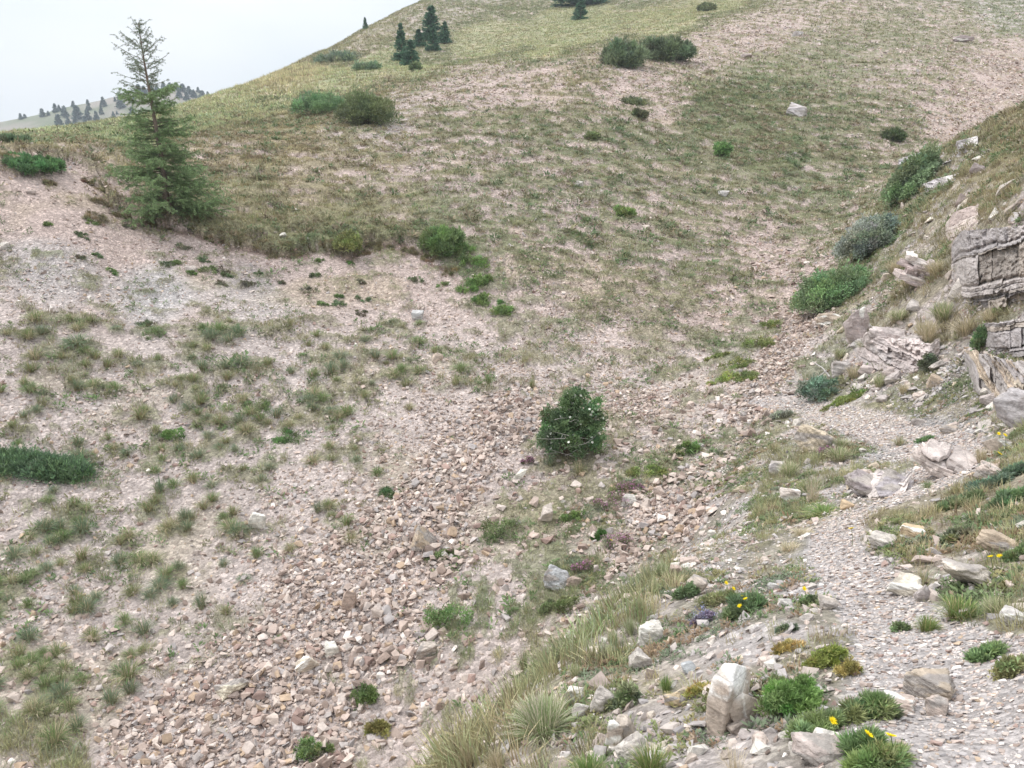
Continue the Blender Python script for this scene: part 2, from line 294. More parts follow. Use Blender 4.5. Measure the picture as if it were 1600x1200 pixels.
# footpath: a worn strip along this line
PATH = [(1720,1330),(1600,1190),(1500,1080),(1420,985),(1345,915),(1300,860),(1320,810),(1390,785),(1470,750),(1490,712),(1420,684),(1350,664),(1270,642),(1190,628)]
PW = [.36,.33,.27,.17,.12,.13,.14,.15,.16,.22,.27,.26,.2,.15]
pp = np.array([hit_grid(GZ, u, v) for u, v in PATH])
pdist = np.full(GX.shape, 1e9)
nearp = (RG < 13)
qx, qy = GX[nearp], GY[nearp]
best = np.full(qx.shape, 1e9)
for k in range(len(pp) - 1):
    a, b = pp[k, :2], pp[k + 1, :2]; ab = b - a
    t = np.clip(((qx - a[0]) * ab[0] + (qy - a[1]) * ab[1]) / (ab @ ab), 0, 1)
    dd = np.hypot(qx - a[0] - t * ab[0], qy - a[1] - t * ab[1]) / (PW[k] * (1 - t) + PW[k + 1] * t)
    best = np.minimum(best, dd)
pdist[nearp] = best + 0.5 * fbm(qx * 3, qy * 3, 3, 5)
gSz = np.where((gS > .7) & (RG < 13) & (gT < .3), gSz * .70, gSz)
pathm = ss(pdist, 1.15, .85)
gG = gG * (1 - pathm); gS = np.where((UG > 900) & (RG < 9) & (gT > .3), gS * .5, gS); gG = np.where((UG > 1300) & (RG < 9) & (pathm < .1), np.clip(gG + .12, 0, .9), gG); gS = np.maximum(gS, pathm * .9); gS = np.where((UG < 640) & (RG < 14) & (gS < .8), gS * .7, gS); gT = gT * (1 - pathm) + 1.0 * pathm; gSz = gSz * (1 - pathm) + np.clip(.009 + .0012 * RG, .011, .03) * pathm

# relief on top of the surveyed shape
wob = 0.10 * fbm(GX * .45, GY * .45, 3, 11) * ss(RG, 4, 9) + 0.5 * fbm(GX * .07, GY * .07, 3, 12) * ss(RG, 28, 50)
wob += 0.05 * fbm(GX * 1.7, GY * 1.7, 3, 13) * (1 - .7 * pathm) * (1 - .7 * bare) + 0.022 * fbm(GX * 7, GY * 7, 3, 14) * (1 - .6 * pathm) * (1 - .5 * bare)
# rills running down the bare bank and little terraces on the turfed slope
wob += bare * 0.05 * fbm(GX * 2.6 + .3 * GY, GY * .5, 3, 15)
GZ = GZ + wob
slope_zone = ss(RG, 12, 16) * ss(RG, 75, 45) * (1 - bare) * ss(gG, .3, .5)
ph = (GZ / .30 + 2.2 * fbm(GX * .35, GY * .35, 3, 16)) % 1.0
GZ = GZ + slope_zone * 0.09 * (ss(ph, 0, .25) - ph)
# where grass stands: patches, stretched along the contour on the far slope
st = ss(RG, 12, 20)
def uni(n):                                 # any noise -> even spread over 0..1
    a = (n - n.mean()) / n.std()
    return 1 / (1 + np.exp(-1.702 * a))
near_ = ss(RG, 8, 5)
n1 = uni(fbm(GX * (2.9 - .7 * st + 3 * near_), GY * (2.9 + 1.2 * st + 3 * near_), 5, 21, .72))
n2 = uni(fbm(GX * .5, GY * .5, 3, 22))
nn = uni(.85 * n1 + .15 * n2)
nn = nn - .20 * slope_zone * (ss(ph, .1, .4) - .5)
GM = ss(gG - nn, -.05, .07)
GM = np.where(gG > .93, 1, GM) * (gG > .015)
GZ = GZ + GM * np.where(RG > 11, .05, .02) * ss(RG, 2, 6) + turf * GM * .12
steep = ((UG > 1200) & (RG < 14) & (RG > 7))
GZ = GZ + np.where(steep, 0.10 * np.abs(fbm(GX * 2.5, GY * 2.5, 4, 31)) * ss(RG, 7, 9), 0)

def normal_grid():
    P = np.stack([GX, GY, GZ], -1)
    da = np.gradient(P, axis=0); dl = np.gradient(P, axis=1)
    n = np.cross(dl, da); n *= np.sign(n[..., 2:3]) ; a = np.linalg.norm(n, axis=-1)
    return n / a[..., None], a
GN, GAREA = normal_grid()
TEg = (GZ - EYE[2]) / RH
UG, VG = project(np.stack([GX, GY, GZ], -1))
cm = np.maximum.accumulate(TEg, axis=1)
VIS = (TEg > cm - .05 - .25 / RH) & (UG > -110) & (UG < 1710) & (VG > -40) & (VG < 1290) & (GY > .5)

# colour of the soil itself
def mixc(a, b, t): return np.asarray(a) * (1 - t[..., None]) + np.asarray(b) * t[..., None]
soil = mixc((.50,.42,.385), (.45,.425,.415), np.clip(gT, 0, 1))
soil = mixc(soil, (.25,.255,.26), np.clip(gT - 1, 0, 1) * .9)
soil = mixc(soil, (.31,.28,.22), .85 * ss(fbm(GX * 2.1, GY * 2.1, 4, 54), -.05, .12) * (1 - pathm) * ((UG > 850) & (RG < 10)))
soil = mixc(soil, (.43,.39,.375), pathm * .85)
soil = soil * (1 + .35 * fbm(GX * 1.3, GY * 1.3, 4, 51))[..., None]
soil = mixc(soil, (.42,.36,.26), .5 * ss(fbm(GX * .8, GY * .8, 3, 52), .05, .25))
turfc = mixc((.16,.185,.09), (.30,.25,.15), np.clip(gD + .9 * fbm(GX * .9, GY * .9, 3, 53), 0, 1))
meadow = ss(gG, .86, .97)
turfc = mixc(turfc, turfc * np.array([1.7, 1.68, 1.9]), meadow)
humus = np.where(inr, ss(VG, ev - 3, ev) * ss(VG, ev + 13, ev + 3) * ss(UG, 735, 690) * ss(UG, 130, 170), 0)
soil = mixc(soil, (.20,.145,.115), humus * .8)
soil = mixc(soil, soil * np.array([1.0, .945, .925]), ss(RG, 12, 15) * ss(gT, .3, .1))
gc = mixc(soil, turfc, GM * np.where(gG > .86, .9, np.where(RG > 15, .78, .62)))

def obj(name, me, mat=None, parent=None, **kw):
    if mat is not None and len(me.materials) == 0: me.materials.append(mat)
    o = bpy.data.objects.new(name, me); C.objects.link(o)
    if parent is not None: o.parent = parent
    for k, val in kw.items(): o[k] = val
    return o

def mesh_np(name, V, faces_list, cols=None, smooth=False):
    """faces_list: arrays (n,k) of one or more face sizes"""
    me = bpy.data.meshes.new(name)
    V = np.ascontiguousarray(V, dtype=np.float32)
    me.vertices.add(len(V)); me.vertices.foreach_set('co', V.ravel())
    idx = np.concatenate([f.ravel() for f in faces_list]).astype(np.int32)
    tot = np.concatenate([np.full(len(f), f.shape[1]) for f in faces_list]).astype(np.int32)
    st_ = np.concatenate([[0], np.cumsum(tot)[:-1]]).astype(np.int32)
    me.loops.add(len(idx)); me.loops.foreach_set('vertex_index', idx)
    me.polygons.add(len(tot)); me.polygons.foreach_set('loop_start', st_)
    me.polygons.foreach_set('use_smooth', np.full(len(tot), smooth, dtype=bool))
    if cols is not None:
        ca_ = me.attributes.new('col', 'FLOAT_COLOR', 'POINT')
        c4 = np.ones((len(V), 4), np.float32); c4[:, :3] = cols
        ca_.data.foreach_set('color', c4.ravel())
    me.update(calc_edges=True)
    return me

# ------------------------------------------------------------------ materials
def mat_new(name, rough=.9, spec=.25):
    m = bpy.data.materials.new(name); m.use_nodes = True
    b = m.node_tree.nodes['Principled BSDF']; b.inputs['Roughness'].default_value = rough
    b.inputs['Specular IOR Level'].default_value = spec
    return m, m.node_tree.nodes, m.node_tree.links, b
def nnode(nt, typ, **kw):
    n = nt.new(typ)
    for k, v_ in kw.items():
        if k in ('operation', 'data_type', 'blend_type', 'feature', 'attribute_name'): setattr(n, k, v_)
        else: n.inputs[k.replace('_', ' ')].default_value = v_
    return n
def mulcol(nt, ln, a, b_, f=1.0):
    m = nt.new('ShaderNodeMix'); m.data_type = 'RGBA'; m.blend_type = 'MULTIPLY'; m.inputs[0].default_value = f
    ln.new(a, m.inputs[6]); ln.new(b_, m.inputs[7]); return m.outputs[2]
def ramp(nt, ln, fac, stops):
    r = nt.new('ShaderNodeValToRGB')
    while len(r.color_ramp.elements) < len(stops): r.color_ramp.elements.new(.5)
    for e, (p, c) in zip(r.color_ramp.elements, stops):
        e.position = p; e.color = (c, c, c, 1) if not hasattr(c, '__len__') else (*c, 1)
    ln.new(fac, r.inputs[0]); return r.outputs[0]

def ground_material(name, pebble, bump):
    m, nt, ln, b = mat_new(name, .95, .15)
    at = nnode(nt, 'ShaderNodeAttribute', attribute_name='col')
    geo = nt.new('ShaderNodeNewGeometry')
    n1_ = nnode(nt, 'ShaderNodeTexNoise', Scale=9.0, Detail=6.0, Roughness=.65); ln.new(geo.outputs['Position'], n1_.inputs['Vector'])
    n2_ = nnode(nt, 'ShaderNodeTexNoise', Scale=60.0, Detail=4.0, Roughness=.7); ln.new(geo.outputs['Position'], n2_.inputs['Vector'])
    vo = nnode(nt, 'ShaderNodeTexVoronoi', Scale=pebble); ln.new(geo.outputs['Position'], vo.inputs['Vector'])
    sp = nt.new('ShaderNodeSeparateXYZ'); ln.new(vo.outputs['Color'], sp.inputs[0])
    c = mulcol(nt, ln, at.outputs['Color'], ramp(nt, ln, n1_.outputs['Fac'], [(.3, .72), (.7, 1.2)]))
    c = mulcol(nt, ln, c, ramp(nt, ln, n2_.outputs['Fac'], [(.3, .7), (.7, 1.25)]))
    c = mulcol(nt, ln, c, ramp(nt, ln, sp.outputs[0], [(0, .72), (.75, 1.0), (1, 1.35)]))
    ln.new(c, b.inputs['Base Color'])
    bp = nnode(nt, 'ShaderNodeBump', Strength=1.0, Distance=bump)
    ad = nnode(nt, 'ShaderNodeMath', operation='SUBTRACT'); ln.new(n2_.outputs['Fac'], ad.inputs[0]); ln.new(vo.outputs['Distance'], ad.inputs[1])
    ln.new(ad.outputs[0], bp.inputs['Height']); ln.new(bp.outputs[0], b.inputs['Normal'])
    return m
M_ground = ground_material('stony_soil', 30.0, .02)
M_path = ground_material('slate_grit', 70.0, .008)

def vc_material(name, rough, spec, nscale, lo, hi, rnd=0.0, trans=0.0, bump=0.0, two=None):
    m, nt, ln, b = mat_new(name, rough, spec)
    at = nnode(nt, 'ShaderNodeAttribute', attribute_name='col')
    tcn = nt.new('ShaderNodeNewGeometry')
    n1_ = nnode(nt, 'ShaderNodeTexNoise', Scale=nscale, Detail=5.0, Roughness=.65); ln.new(tcn.outputs['Position'], n1_.inputs['Vector'])
    c = mulcol(nt, ln, at.outputs['Color'], ramp(nt, ln, n1_.outputs['Fac'], [(.3, lo), (.7, hi)]))
    if rnd:
        oi = nt.new('ShaderNodeObjectInfo')
        c = mulcol(nt, ln, c, ramp(nt, ln, oi.outputs['Random'], [(0, (1 - rnd, 1 - rnd, 1 - rnd)), (.5, (1, .95, .88)), (1, (1 + rnd, 1 + rnd, 1 + rnd * .9))]))
    ln.new(c, b.inputs['Base Color'])
    if trans:
        tr = nt.new('ShaderNodeBsdfTranslucent'); ln.new(c, tr.inputs[0])
        ms = nt.new('ShaderNodeMixShader'); ms.inputs[0].default_value = trans
        out = nt['Material Output']; ln.new(b.outputs[0], ms.inputs[1]); ln.new(tr.outputs[0], ms.inputs[2]); ln.new(ms.outputs[0], out.inputs[0])
    if bump:
        bp = nnode(nt, 'ShaderNodeBump', Strength=.8, Distance=bump); ln.new(n1_.outputs['Fac'], bp.inputs['Height']); ln.new(bp.outputs[0], b.inputs['Normal'])
    return m
M_stone = vc_material('loose_stone', .85, .3, 25.0, .78, 1.2, bump=.01)
M_rock = vc_material('weathered_rock', .85, .3, 9.0, .7, 1.25, rnd=.12, bump=.02)
def rock_material():
    m, nt, ln, b = mat_new('fractured_rock', .88, .25)
    at = nnode(nt, 'ShaderNodeAttribute', attribute_name='col'); geo = nt.new('ShaderNodeNewGeometry'); pos_ = geo.outputs['Position']
    a1 = nnode(nt, 'ShaderNodeTexNoise', Scale=7.0, Detail=8.0, Roughness=.7, Distortion=.6); ln.new(pos_, a1.inputs['Vector'])
    a2 = nnode(nt, 'ShaderNodeTexNoise', Scale=45.0, Detail=8.0, Roughness=.75); ln.new(pos_, a2.inputs['Vector'])
    mpp = nt.new('ShaderNodeMapping'); mpp.inputs['Rotation'].default_value = (.3, .5, .2); mpp.inputs['Scale'].default_value = (3, 3, 22); ln.new(pos_, mpp.inputs[0])
    a3 = nnode(nt, 'ShaderNodeTexNoise', Scale=1.6, Detail=6.0, Roughness=.6, Distortion=.4); ln.new(mpp.outputs[0], a3.inputs['Vector'])
    vo = nnode(nt, 'ShaderNodeTexVoronoi', feature='DISTANCE_TO_EDGE', Scale=5.0); ln.new(mpp.outputs[0], vo.inputs['Vector'])
    vo.inputs['Scale'].default_value = 1.1
    c = mulcol(nt, ln, at.outputs['Color'], ramp(nt, ln, a1.outputs['Fac'], [(.3, (.82, .79, .77)), (.5, (1.15, 1.15, 1.14)), (.7, (1.42, 1.40, 1.37))]))
    c = mulcol(nt, ln, c, ramp(nt, ln, a2.outputs['Fac'], [(.3, .75), (.5, 1.05), (.72, 1.35)]))
    c = mulcol(nt, ln, c, ramp(nt, ln, a3.outputs['Fac'], [(.35, .85), (.65, 1.2)]))
    c = mulcol(nt, ln, c, ramp(nt, ln, vo.outputs['Distance'], [(0, .7), (.02, 1.0)]))
    ln.new(c, b.inputs['Base Color'])
    s1 = nnode(nt, 'ShaderNodeMath', operation='MULTIPLY_ADD'); ln.new(a2.outputs['Fac'], s1.inputs[0]); s1.inputs[1].default_value = .6; ln.new(a1.outputs['Fac'], s1.inputs[2])
    s2 = nnode(nt, 'ShaderNodeMath', operation='MULTIPLY_ADD'); ln.new(a3.outputs['Fac'], s2.inputs[0]); s2.inputs[1].default_value = .8; ln.new(s1.outputs[0], s2.inputs[2])
    bp = nnode(nt, 'ShaderNodeBump', Strength=.8, Distance=.018); ln.new(s2.outputs[0], bp.inputs['Height']); ln.new(bp.outputs[0], b.inputs['Normal'])
    return m
M_rock = rock_material()
M_grass = vc_material('grass_blades', .75, .2, 3.0, .85, 1.15, trans=.25)
M_leaf = vc_material('leaves', .6, .3, 6.0, .75, 1.25, trans=.2)
M_bark = vc_material('bark', .9, .2, 40.0, .6, 1.3, bump=.01)
M_petal = vc_material('petals', .6, .2, 30.0, .95, 1.05, trans=.15)

# ------------------------------------------------------------------ ground and footpath meshes
Vg = np.stack([GX, GY, GZ], -1).reshape(-1, 3)
idx = np.arange(NA * NR).reshape(NA, NR)
Q = np.stack([idx[:-1, :-1], idx[:-1, 1:], idx[1:, 1:], idx[1:, :-1]], -1).reshape(-1, 4)
Q = Q[:, ::-1]
pm = (pathm > .5)
pf = (pm[:-1, :-1] & pm[1:, 1:] & pm[1:, :-1] & pm[:-1, 1:]).ravel()
gcf = gc.reshape(-1, 3)
ground = obj('ground', mesh_np('ground', Vg, [Q[~pf]], gcf, True), M_ground, kind='structure', label='stony mountain slopes above and below the gully')
Qp = Q[pf]; un, inv = np.unique(Qp, return_inverse=True)
footpath = obj('footpath', mesh_np('footpath', Vg[un], [inv.reshape(Qp.shape)], gcf[un], True), M_path, kind='structure', label='narrow footpath worn into grey slate chips')

def hit(u, v): return hit_grid(GZ, u, v)
def zat(x, y):
    x = np.asarray(x, float); y = np.asarray(y, float)
    return col_lookup(GZ, np.arctan2(x, y), np.log(np.hypot(x, y) + 1e-6))
def nat(x, y):
    az, lr = np.arctan2(x, y), np.log(np.hypot(x, y) + 1e-6)
    n = np.stack([col_lookup(GN[..., k], az, lr) for k in range(3)], -1)
    return n / np.linalg.norm(n, axis=-1, keepdims=True)
def fat(G, x, y): return col_lookup(G, np.arctan2(x, y), np.log(np.hypot(x, y) + 1e-6))

def sample(density, seed, maxn=None):
    """density per square metre on the grid -> random points lying on the land (x, y)"""
    r_ = np.random.default_rng(seed)
    lam = np.where(VIS, density * GAREA, 0)
    lam[0] = 0; lam[-1] = 0; lam[:, -1] = 0
    tot_ = lam.sum()
    if maxn and tot_ > maxn: lam = lam * (maxn / tot_)
    k = r_.poisson(lam); i, j = np.nonzero(k); rep = k[i, j]
    i = np.repeat(i, rep); j = np.repeat(j, rep)
    fi_ = r_.random(len(i)) - .5; fj_ = r_.random(len(i)) - .5
    az = AZ[i] + fi_ * (AZ[np.minimum(i + 1, NA - 1)] - AZ[i]); lr = LR[j] + fj_ * (LR[np.minimum(j + 1, NR - 1)] - LR[j])
    return np.exp(lr) * np.sin(az), np.exp(lr) * np.cos(az), i, j

# ------------------------------------------------------------------ scattering small things as one mesh
def hull_proto(n, seed, sx=1, sy=.75, sz=.4, jit=.0):
    r_ = np.random.default_rng(seed)
    bm = bmesh.new()
    p = r_.normal(size=(n, 3)); p /= np.linalg.norm(p, axis=1, keepdims=True)
    p = np.sign(p) * np.abs(p) ** .55                    # boxy
    p *= r_.uniform(.75, 1.05, (n, 1))
    for q in p * np.array([sx, sy, sz]) * .5: bm.verts.new(q)
    res = bmesh.ops.convex_hull(bm, input=bm.verts[:])
    dead = list({g for g in res['geom_interior'] + res['geom_unused'] if isinstance(g, bmesh.types.BMVert)})
    bmesh.ops.delete(bm, geom=dead, context='VERTS')
    bmesh.ops.triangulate(bm, faces=bm.faces[:])
    bmesh.ops.recalc_face_normals(bm, faces=bm.faces[:])
    bm.verts.index_update()
    V = np.array([v.co[:] for v in bm.verts]); Fc = np.array([[v.index for v in f.verts] for f in bm.faces])
    bm.free()
    return V, Fc

def frames(nrm, yaw):
    """rotation matrices with z along nrm and a random turn about it"""
    a = np.stack([np.cos(yaw), np.sin(yaw), np.zeros_like(yaw)], -1)
    x = a - (a * nrm).sum(-1, keepdims=True) * nrm; x /= np.linalg.norm(x, axis=-1, keepdims=True)
    y = np.cross(nrm, x)
    return np.stack([x, y, nrm], -1)

def scatter(name, protos, which, pos, R, scale, colf, mat, smooth=False, **kw):
    Vs, Fs, Cs, off = [], [], [], 0
    for k, pr in enumerate(protos):
        s = np.nonzero(which == k)[0]
        if len(s) == 0: continue
        V, Fc = pr[0], pr[1]
        W = np.einsum('nij,nkj->nki', R[s], V[None] * scale[s][:, None, :]) + pos[s][:, None, :]
        Vs.append(W.reshape(-1, 3)); Fs.append((Fc[None] + (np.arange(len(s)) * len(V))[:, None, None] + off).reshape(-1, Fc.shape[1]))
        Cs.append(colf(s, pr).reshape(-1, 3)); off += len(s) * len(V)
    V = np.concatenate(Vs); Cc = np.concatenate(Cs)
    return obj(name, mesh_np(name, V, Fs, Cc, smooth), mat, **kw)

STONE_PAL = np.array([(.64,.57,.51),(.52,.44,.39),(.44,.37,.325),(.31,.25,.215),(.48,.455,.44),(.40,.385,.38),(.48,.38,.28),(.38,.285,.25),(.78,.745,.70),(.56,.51,.47)])
def stone_cols(n, tone, seed):
    r_ = np.random.default_rng(seed)
    w0 = np.array([.17,.22,.19,.10,.07,.04,.07,.07,.02,.10]); w1 = np.array([.16,.12,.08,.04,.20,.15,.03,.03,.07,.12])
    w0 /= w0.sum(); w1 /= w1.sum()
    a = r_.choice(len(STONE_PAL), n, p=w0); b = r_.choice(len(STONE_PAL), n, p=w1)
    c = STONE_PAL[np.where(r_.random(n) < np.clip(tone, 0, 1), b, a)]
    c = c * r_.uniform(.78, 1.16, (n, 1)) * np.where((tone < .35)[:, None], np.array([[.86, .805, .78]]), np.array([[.90, .865, .86]]))
    dk = np.clip(tone - 1, 0, 1)[:, None]
    return c * (1 - dk) + (np.array([.30,.31,.32]) * r_.uniform(.7, 1.5, (n, 1))) * dk

FAST = 1.0
chips = [hull_proto(12, 100 + k, 1, rng.uniform(.55, .9), rng.uniform(.22, .5)) for k in range(14)]
blocks = [hull_proto(9, 200 + k, 1, rng.uniform(.6, .95), rng.uniform(.4, .7)) for k in range(14)]
simple = [hull_proto(7, 300 + k, 1, .8, .45) for k in range(8)]

# stones larger than 300 are single things (made further on); everything here is the uncountable rest
open_ = 1 - GM * .85
lodz = np.maximum(gSz, .0019 * RG)
sp_ = uni(fbm(GX * 1.1, GY * 1.1, 4, 71))
dens = np.clip(gS * open_ * np.where((gS > .88), 1, .30 + 1.2 * sp_), 0, 1) * .95 / (lodz ** 2 * .62)
dens = dens * np.where((gS > .8) & (RG < 13), 1.9, 1)
dens = np.minimum(dens, 7500) * np.where(RG > 60, .35, 1)
x, y, i, j = sample(dens, 1, 520000)
n = len(x); rr = RG[i, j]
size = lodz[i, j] * np.exp(rng.normal(0, 1, n) * np.where(gT[i, j] > .35, .55, .6)) * .80
size = np.clip(size, 0, lodz[i, j] * np.where(pathm[i, j] > .5, 2.4, np.where(gT[i, j] > .35, 3.2, 2.7)))
nrm = GN[i, j]
tilt = rng.normal(0, 1, (n, 3)) * np.where(pathm[i, j] > .5, .10, .42)[:, None]
nv = nrm + tilt; nv /= np.linalg.norm(nv, axis=1, keepdims=True)
z = zat(x, y)
pos = np.stack([x, y, z], -1) + nrm * (size * rng.uniform(-.08, np.where((gS[i, j] > .8) & (pathm[i, j] < .5), .42, .2), n))[:, None]
Rm = frames(nv, rng.uniform(0, 6.28, n))
sc_ = size[:, None] * rng.uniform(.8, 1.2, (n, 3))
col = stone_cols(n, gT[i, j], 3)
pool = chips + blocks + simple
isn = rr < 12
flat = gT[i, j] > .35
which = np.where(isn, np.where(flat, rng.integers(0, 14, n), rng.integers(8, 28, n)), rng.integers(28, 36, n))
print('stones', n)
rank = size / rr * np.where(rr < 14, 1, 0)
rank[(np.abs(project(pos)[0] - 800) > 800) | (np.abs(project(pos)[1] - 600) > 600)] = 0
single = np.argsort(-rank)[:190]
alone = np.zeros(n, bool); alone[single] = True
cf = lambda s, pr: np.repeat(col[s][:, None, :], len(pr[0]), 1)
for nm, lab, sel in (('scree', 'loose angular scree stones covering the gully side', (gT[i, j] <= .35) & (rr < 30)),
                     ('slate_chips', 'thin grey slate chips strewn along the footpath and its banks', (gT[i, j] > .35) & (rr < 30)),
                     ('gravel', 'small stones strewn over the distant upper slopes', rr >= 30)):
    s = np.nonzero(sel & ~alone)[0]
    if len(s): 
        cs = col[s]
        scatter(nm, pool, which[s], pos[s], Rm[s], sc_[s], (lambda q, pr, cs=cs: np.repeat(cs[q][:, None, :], len(pr[0]), 1)), M_stone, kind='stuff', label=lab)

def thing(o, label, cat, group=None):
    o['label'] = label; o['category'] = cat
    if group: o['group'] = group
    return o
def proto_mesh(name, V, Fc, col_, mat, smooth=False):
    me = mesh_np(name, V, [Fc], np.broadcast_to(col_, V.shape), smooth); me.materials.append(mat); return me
loose_meshes = {}
for s_ in single:
    k = int(which[s_]); grey_ = bool(gT[i[s_], j[s_]] > .35); ci = int(rng.integers(0, 6)); key = (k, grey_, ci)
    if key not in loose_meshes:
        loose_meshes[key] = proto_mesh('loose_stone', pool[k][0], pool[k][1], stone_cols(1, np.array([.9 if grey_ else 0.]), k * 7 + ci)[0], M_stone)
    o = bpy.data.objects.new('loose_stone', loose_meshes[key]); C.objects.link(o)
    M_ = Matrix(Rm[s_].tolist()).to_4x4(); M_.translation = Vector(pos[s_].tolist())
    o.matrix_world = M_ @ Matrix.Diagonal((*[float(q) for q in sc_[s_]], 1))
    if grey_: thing(o, 'plain loose stone among grey slate chips on the near bank', 'stone', 'loose stones on the near bank')
    else: thing(o, 'plain angular stone lying loose in the pinkish scree', 'stone', 'larger loose stones in the scree')

# ------------------------------------------------------------------ grass
def tuft_proto(nb, seed, spread=.35, droop=.5, w=.02, segs=2, lean=.0):
    """unit-height tuft of curved blades; third item is the root-to-tip value of every vertex"""
    r_ = np.random.default_rng(seed); V, Fc, T = [], [], []
    for b in range(nb):
        a = r_.uniform(0, 6.283); rad = spread * math.sqrt(r_.random()) * .6
        bx, by = rad * math.cos(a), rad * math.sin(a)
        oa = a + r_.normal(0, .6); out = r_.uniform(.1, 1) * droop; h = r_.uniform(.5, 1.05)
        px, py = -math.sin(oa) * w, math.cos(oa) * w
        base = len(V)
        for s in range(segs + 1):
            t = s / segs
            cx = bx + math.cos(oa) * out * t ** 1.6; cy = by + math.sin(oa) * out * t ** 1.6
            cz = h * (t - .35 * droop * t * t * out * 1.5) - .03
            if s < segs:
                ww = 1 - .45 * t
                V += [(cx - px * ww, cy - py * ww, cz), (cx + px * ww, cy + py * ww, cz)]; T += [t, t]
            else:
                V.append((cx, cy, cz)); T.append(1)
        for s in range(segs - 1):
            q = base + 2 * s; Fc += [(q, q + 1, q + 3), (q, q + 3, q + 2)]
        q = base + 2 * (segs - 1); Fc.append((q, q + 1, q + 2))
    return np.array(V), np.array(Fc), np.array(T), r_.random(nb)

GREENS = np.array([(.17,.235,.105),(.20,.25,.13),(.145,.215,.095),(.235,.265,.14),(.19,.24,.16)])
DRYS = np.array([(.36,.30,.18),(.42,.35,.22),(.27,.20,.13),(.33,.28,.15)])
def grass_cols(n, dry, seed):
    r_ = np.random.default_rng(seed)
    g = GREENS[r_.integers(0, len(GREENS), n)]; d = DRYS[r_.integers(0, len(DRYS), n)]
    t = np.clip(dry + r_.normal(0, .22, n), 0, 1)[:, None]
    return (g * (1 - t) + d * t) * r_.uniform(.55, 1.5, (n, 1)), (d * .95)

def grass_layer(name, lab, rlo, rhi, nb, cl, wk, seed, maxn, hk=1.0):
    protos = [tuft_proto(nb, seed * 10 + k, 1.1, .9, wk) for k in range(8)]
    dn = GM * ss(RG, rlo * .93, rlo) * ss(RG, rhi * 1.07, rhi) * .95 / (cl ** 2) * np.where(gG > .85, 1.3, 1.0)
    x, y, i, j = sample(dn, seed, maxn); n = len(x)
    print(name, n)
    h = gH[i, j] * hk * rng.uniform(.6, 1.3, n)
    up = GN[i, j] * .45 + np.array([0, 0, .75]) + rng.normal(0, .1, (n, 3)); up /= np.linalg.norm(up, axis=1, keepdims=True)
    tip, root = grass_cols(n, gD[i, j] + .5 * fbm(x * .8, y * .8, 3, 53), seed + 1)
    if rhi < 10: tip, root = tip * 1.3, root * 1.15
    mead = (gG[i, j] > .9)[:, None]
    tip = np.where(mead, tip * np.array([1.42, 1.46, 1.45]), tip)
    pos = np.stack([x, y, zat(x, y) - .01], -1)
    spread = np.maximum(cl, .6 * h)
    def cf(s, pr):
        t = ss(pr[2], .0, .55)[None, :, None]
        return root[s][:, None] * (1 - t) + tip[s][:, None] * t
    scatter(name, protos, rng.integers(0, 8, n), pos, frames(up, rng.uniform(0, 6.28, n)), np.stack([spread, spread, h], -1), cf, M_grass, kind='stuff', label=lab)
grass_layer('bank_grass', 'short wiry grass on the near path banks', 1.6, 7.5, 22, .05, .022, 61, 16000, .9)
grass_layer('slope_grass', 'tufted grass dotted over the stony gully slopes', 7.5, 16.5, 20, .11, .024, 62, 50000, .8)
grass_layer('hillside_grass', 'patchy grass covering the hillside beyond the gully', 16.5, 34, 13, .15, .048, 63, 90000, 1.1)
grass_layer('meadow_grass', 'pale grass of the upper hill and meadow', 34, 120, 8, .32, .06, 64, 70000, 1.6)

# tiny leafy plants mixed between the stones
def sprig_proto(seed, n=9):
    r_ = np.random.default_rng(seed); a = r_.uniform(0, 6.283, n)
    P = np.stack([np.cos(a), np.sin(a), 0 * a], -1) * r_.uniform(0, .35, (n, 1)) + np.array([0, 0, 1]) * r_.uniform(0, .5, (n, 1))
    D = np.stack([np.cos(a), np.sin(a), r_.uniform(.1, 1.4, n)], -1)
    D = D / np.linalg.norm(D, axis=1, keepdims=True); s = np.cross(D, [0, 0, 1.0]); s /= np.linalg.norm(s, axis=1, keepdims=True)
    L = r_.uniform(.35, .7, (n, 1)); w = .11
    V = np.stack([P, P + D * L * .5 + s * w, P + D * L, P + D * L * .5 - s * w], 1).reshape(-1, 3)
    return V, np.arange(4 * n).reshape(n, 4), np.tile([0, .6, 1, .6], n)
sprigs = [sprig_proto(k) for k in range(6)]
nh = uni(fbm(GX * 2.2, GY * 2.2, 4, 88, .6))
def sprig_layer(lab, dens, size, seed, maxn, pal):
    x, y, i, j = sample(dens, seed, maxn); n = len(x); print('sprigs', n)
    r_ = np.random.default_rng(seed)
    pal = np.array(pal); ck = np.clip((uni(fbm(x * 3.1, y * 3.1, 3, seed)) * len(pal)).astype(int), 0, len(pal) - 1)
    c = pal[ck] * r_.uniform(.75, 1.25, (n, 1)); h = size * np.exp(r_.normal(0, .3, n))
    up = GN[i, j] + np.array([0, 0, .6]) + r_.normal(0, .2, (n, 3)); up /= np.linalg.norm(up, axis=1, keepdims=True)
    cf = lambda s, pr: c[s][:, None] * (.8 + .3 * pr[2][None, :, None])
    scatter('ground_herbs', sprigs, r_.integers(0, 6, n), np.stack([x, y, zat(x, y) - .003], -1), frames(up, r_.uniform(0, 6.28, n)), np.stack([h * 1.2, h * 1.2, h], -1), cf, M_leaf, kind='stuff', label=lab)
rightbank = (UG > 880) & (RG < 9)
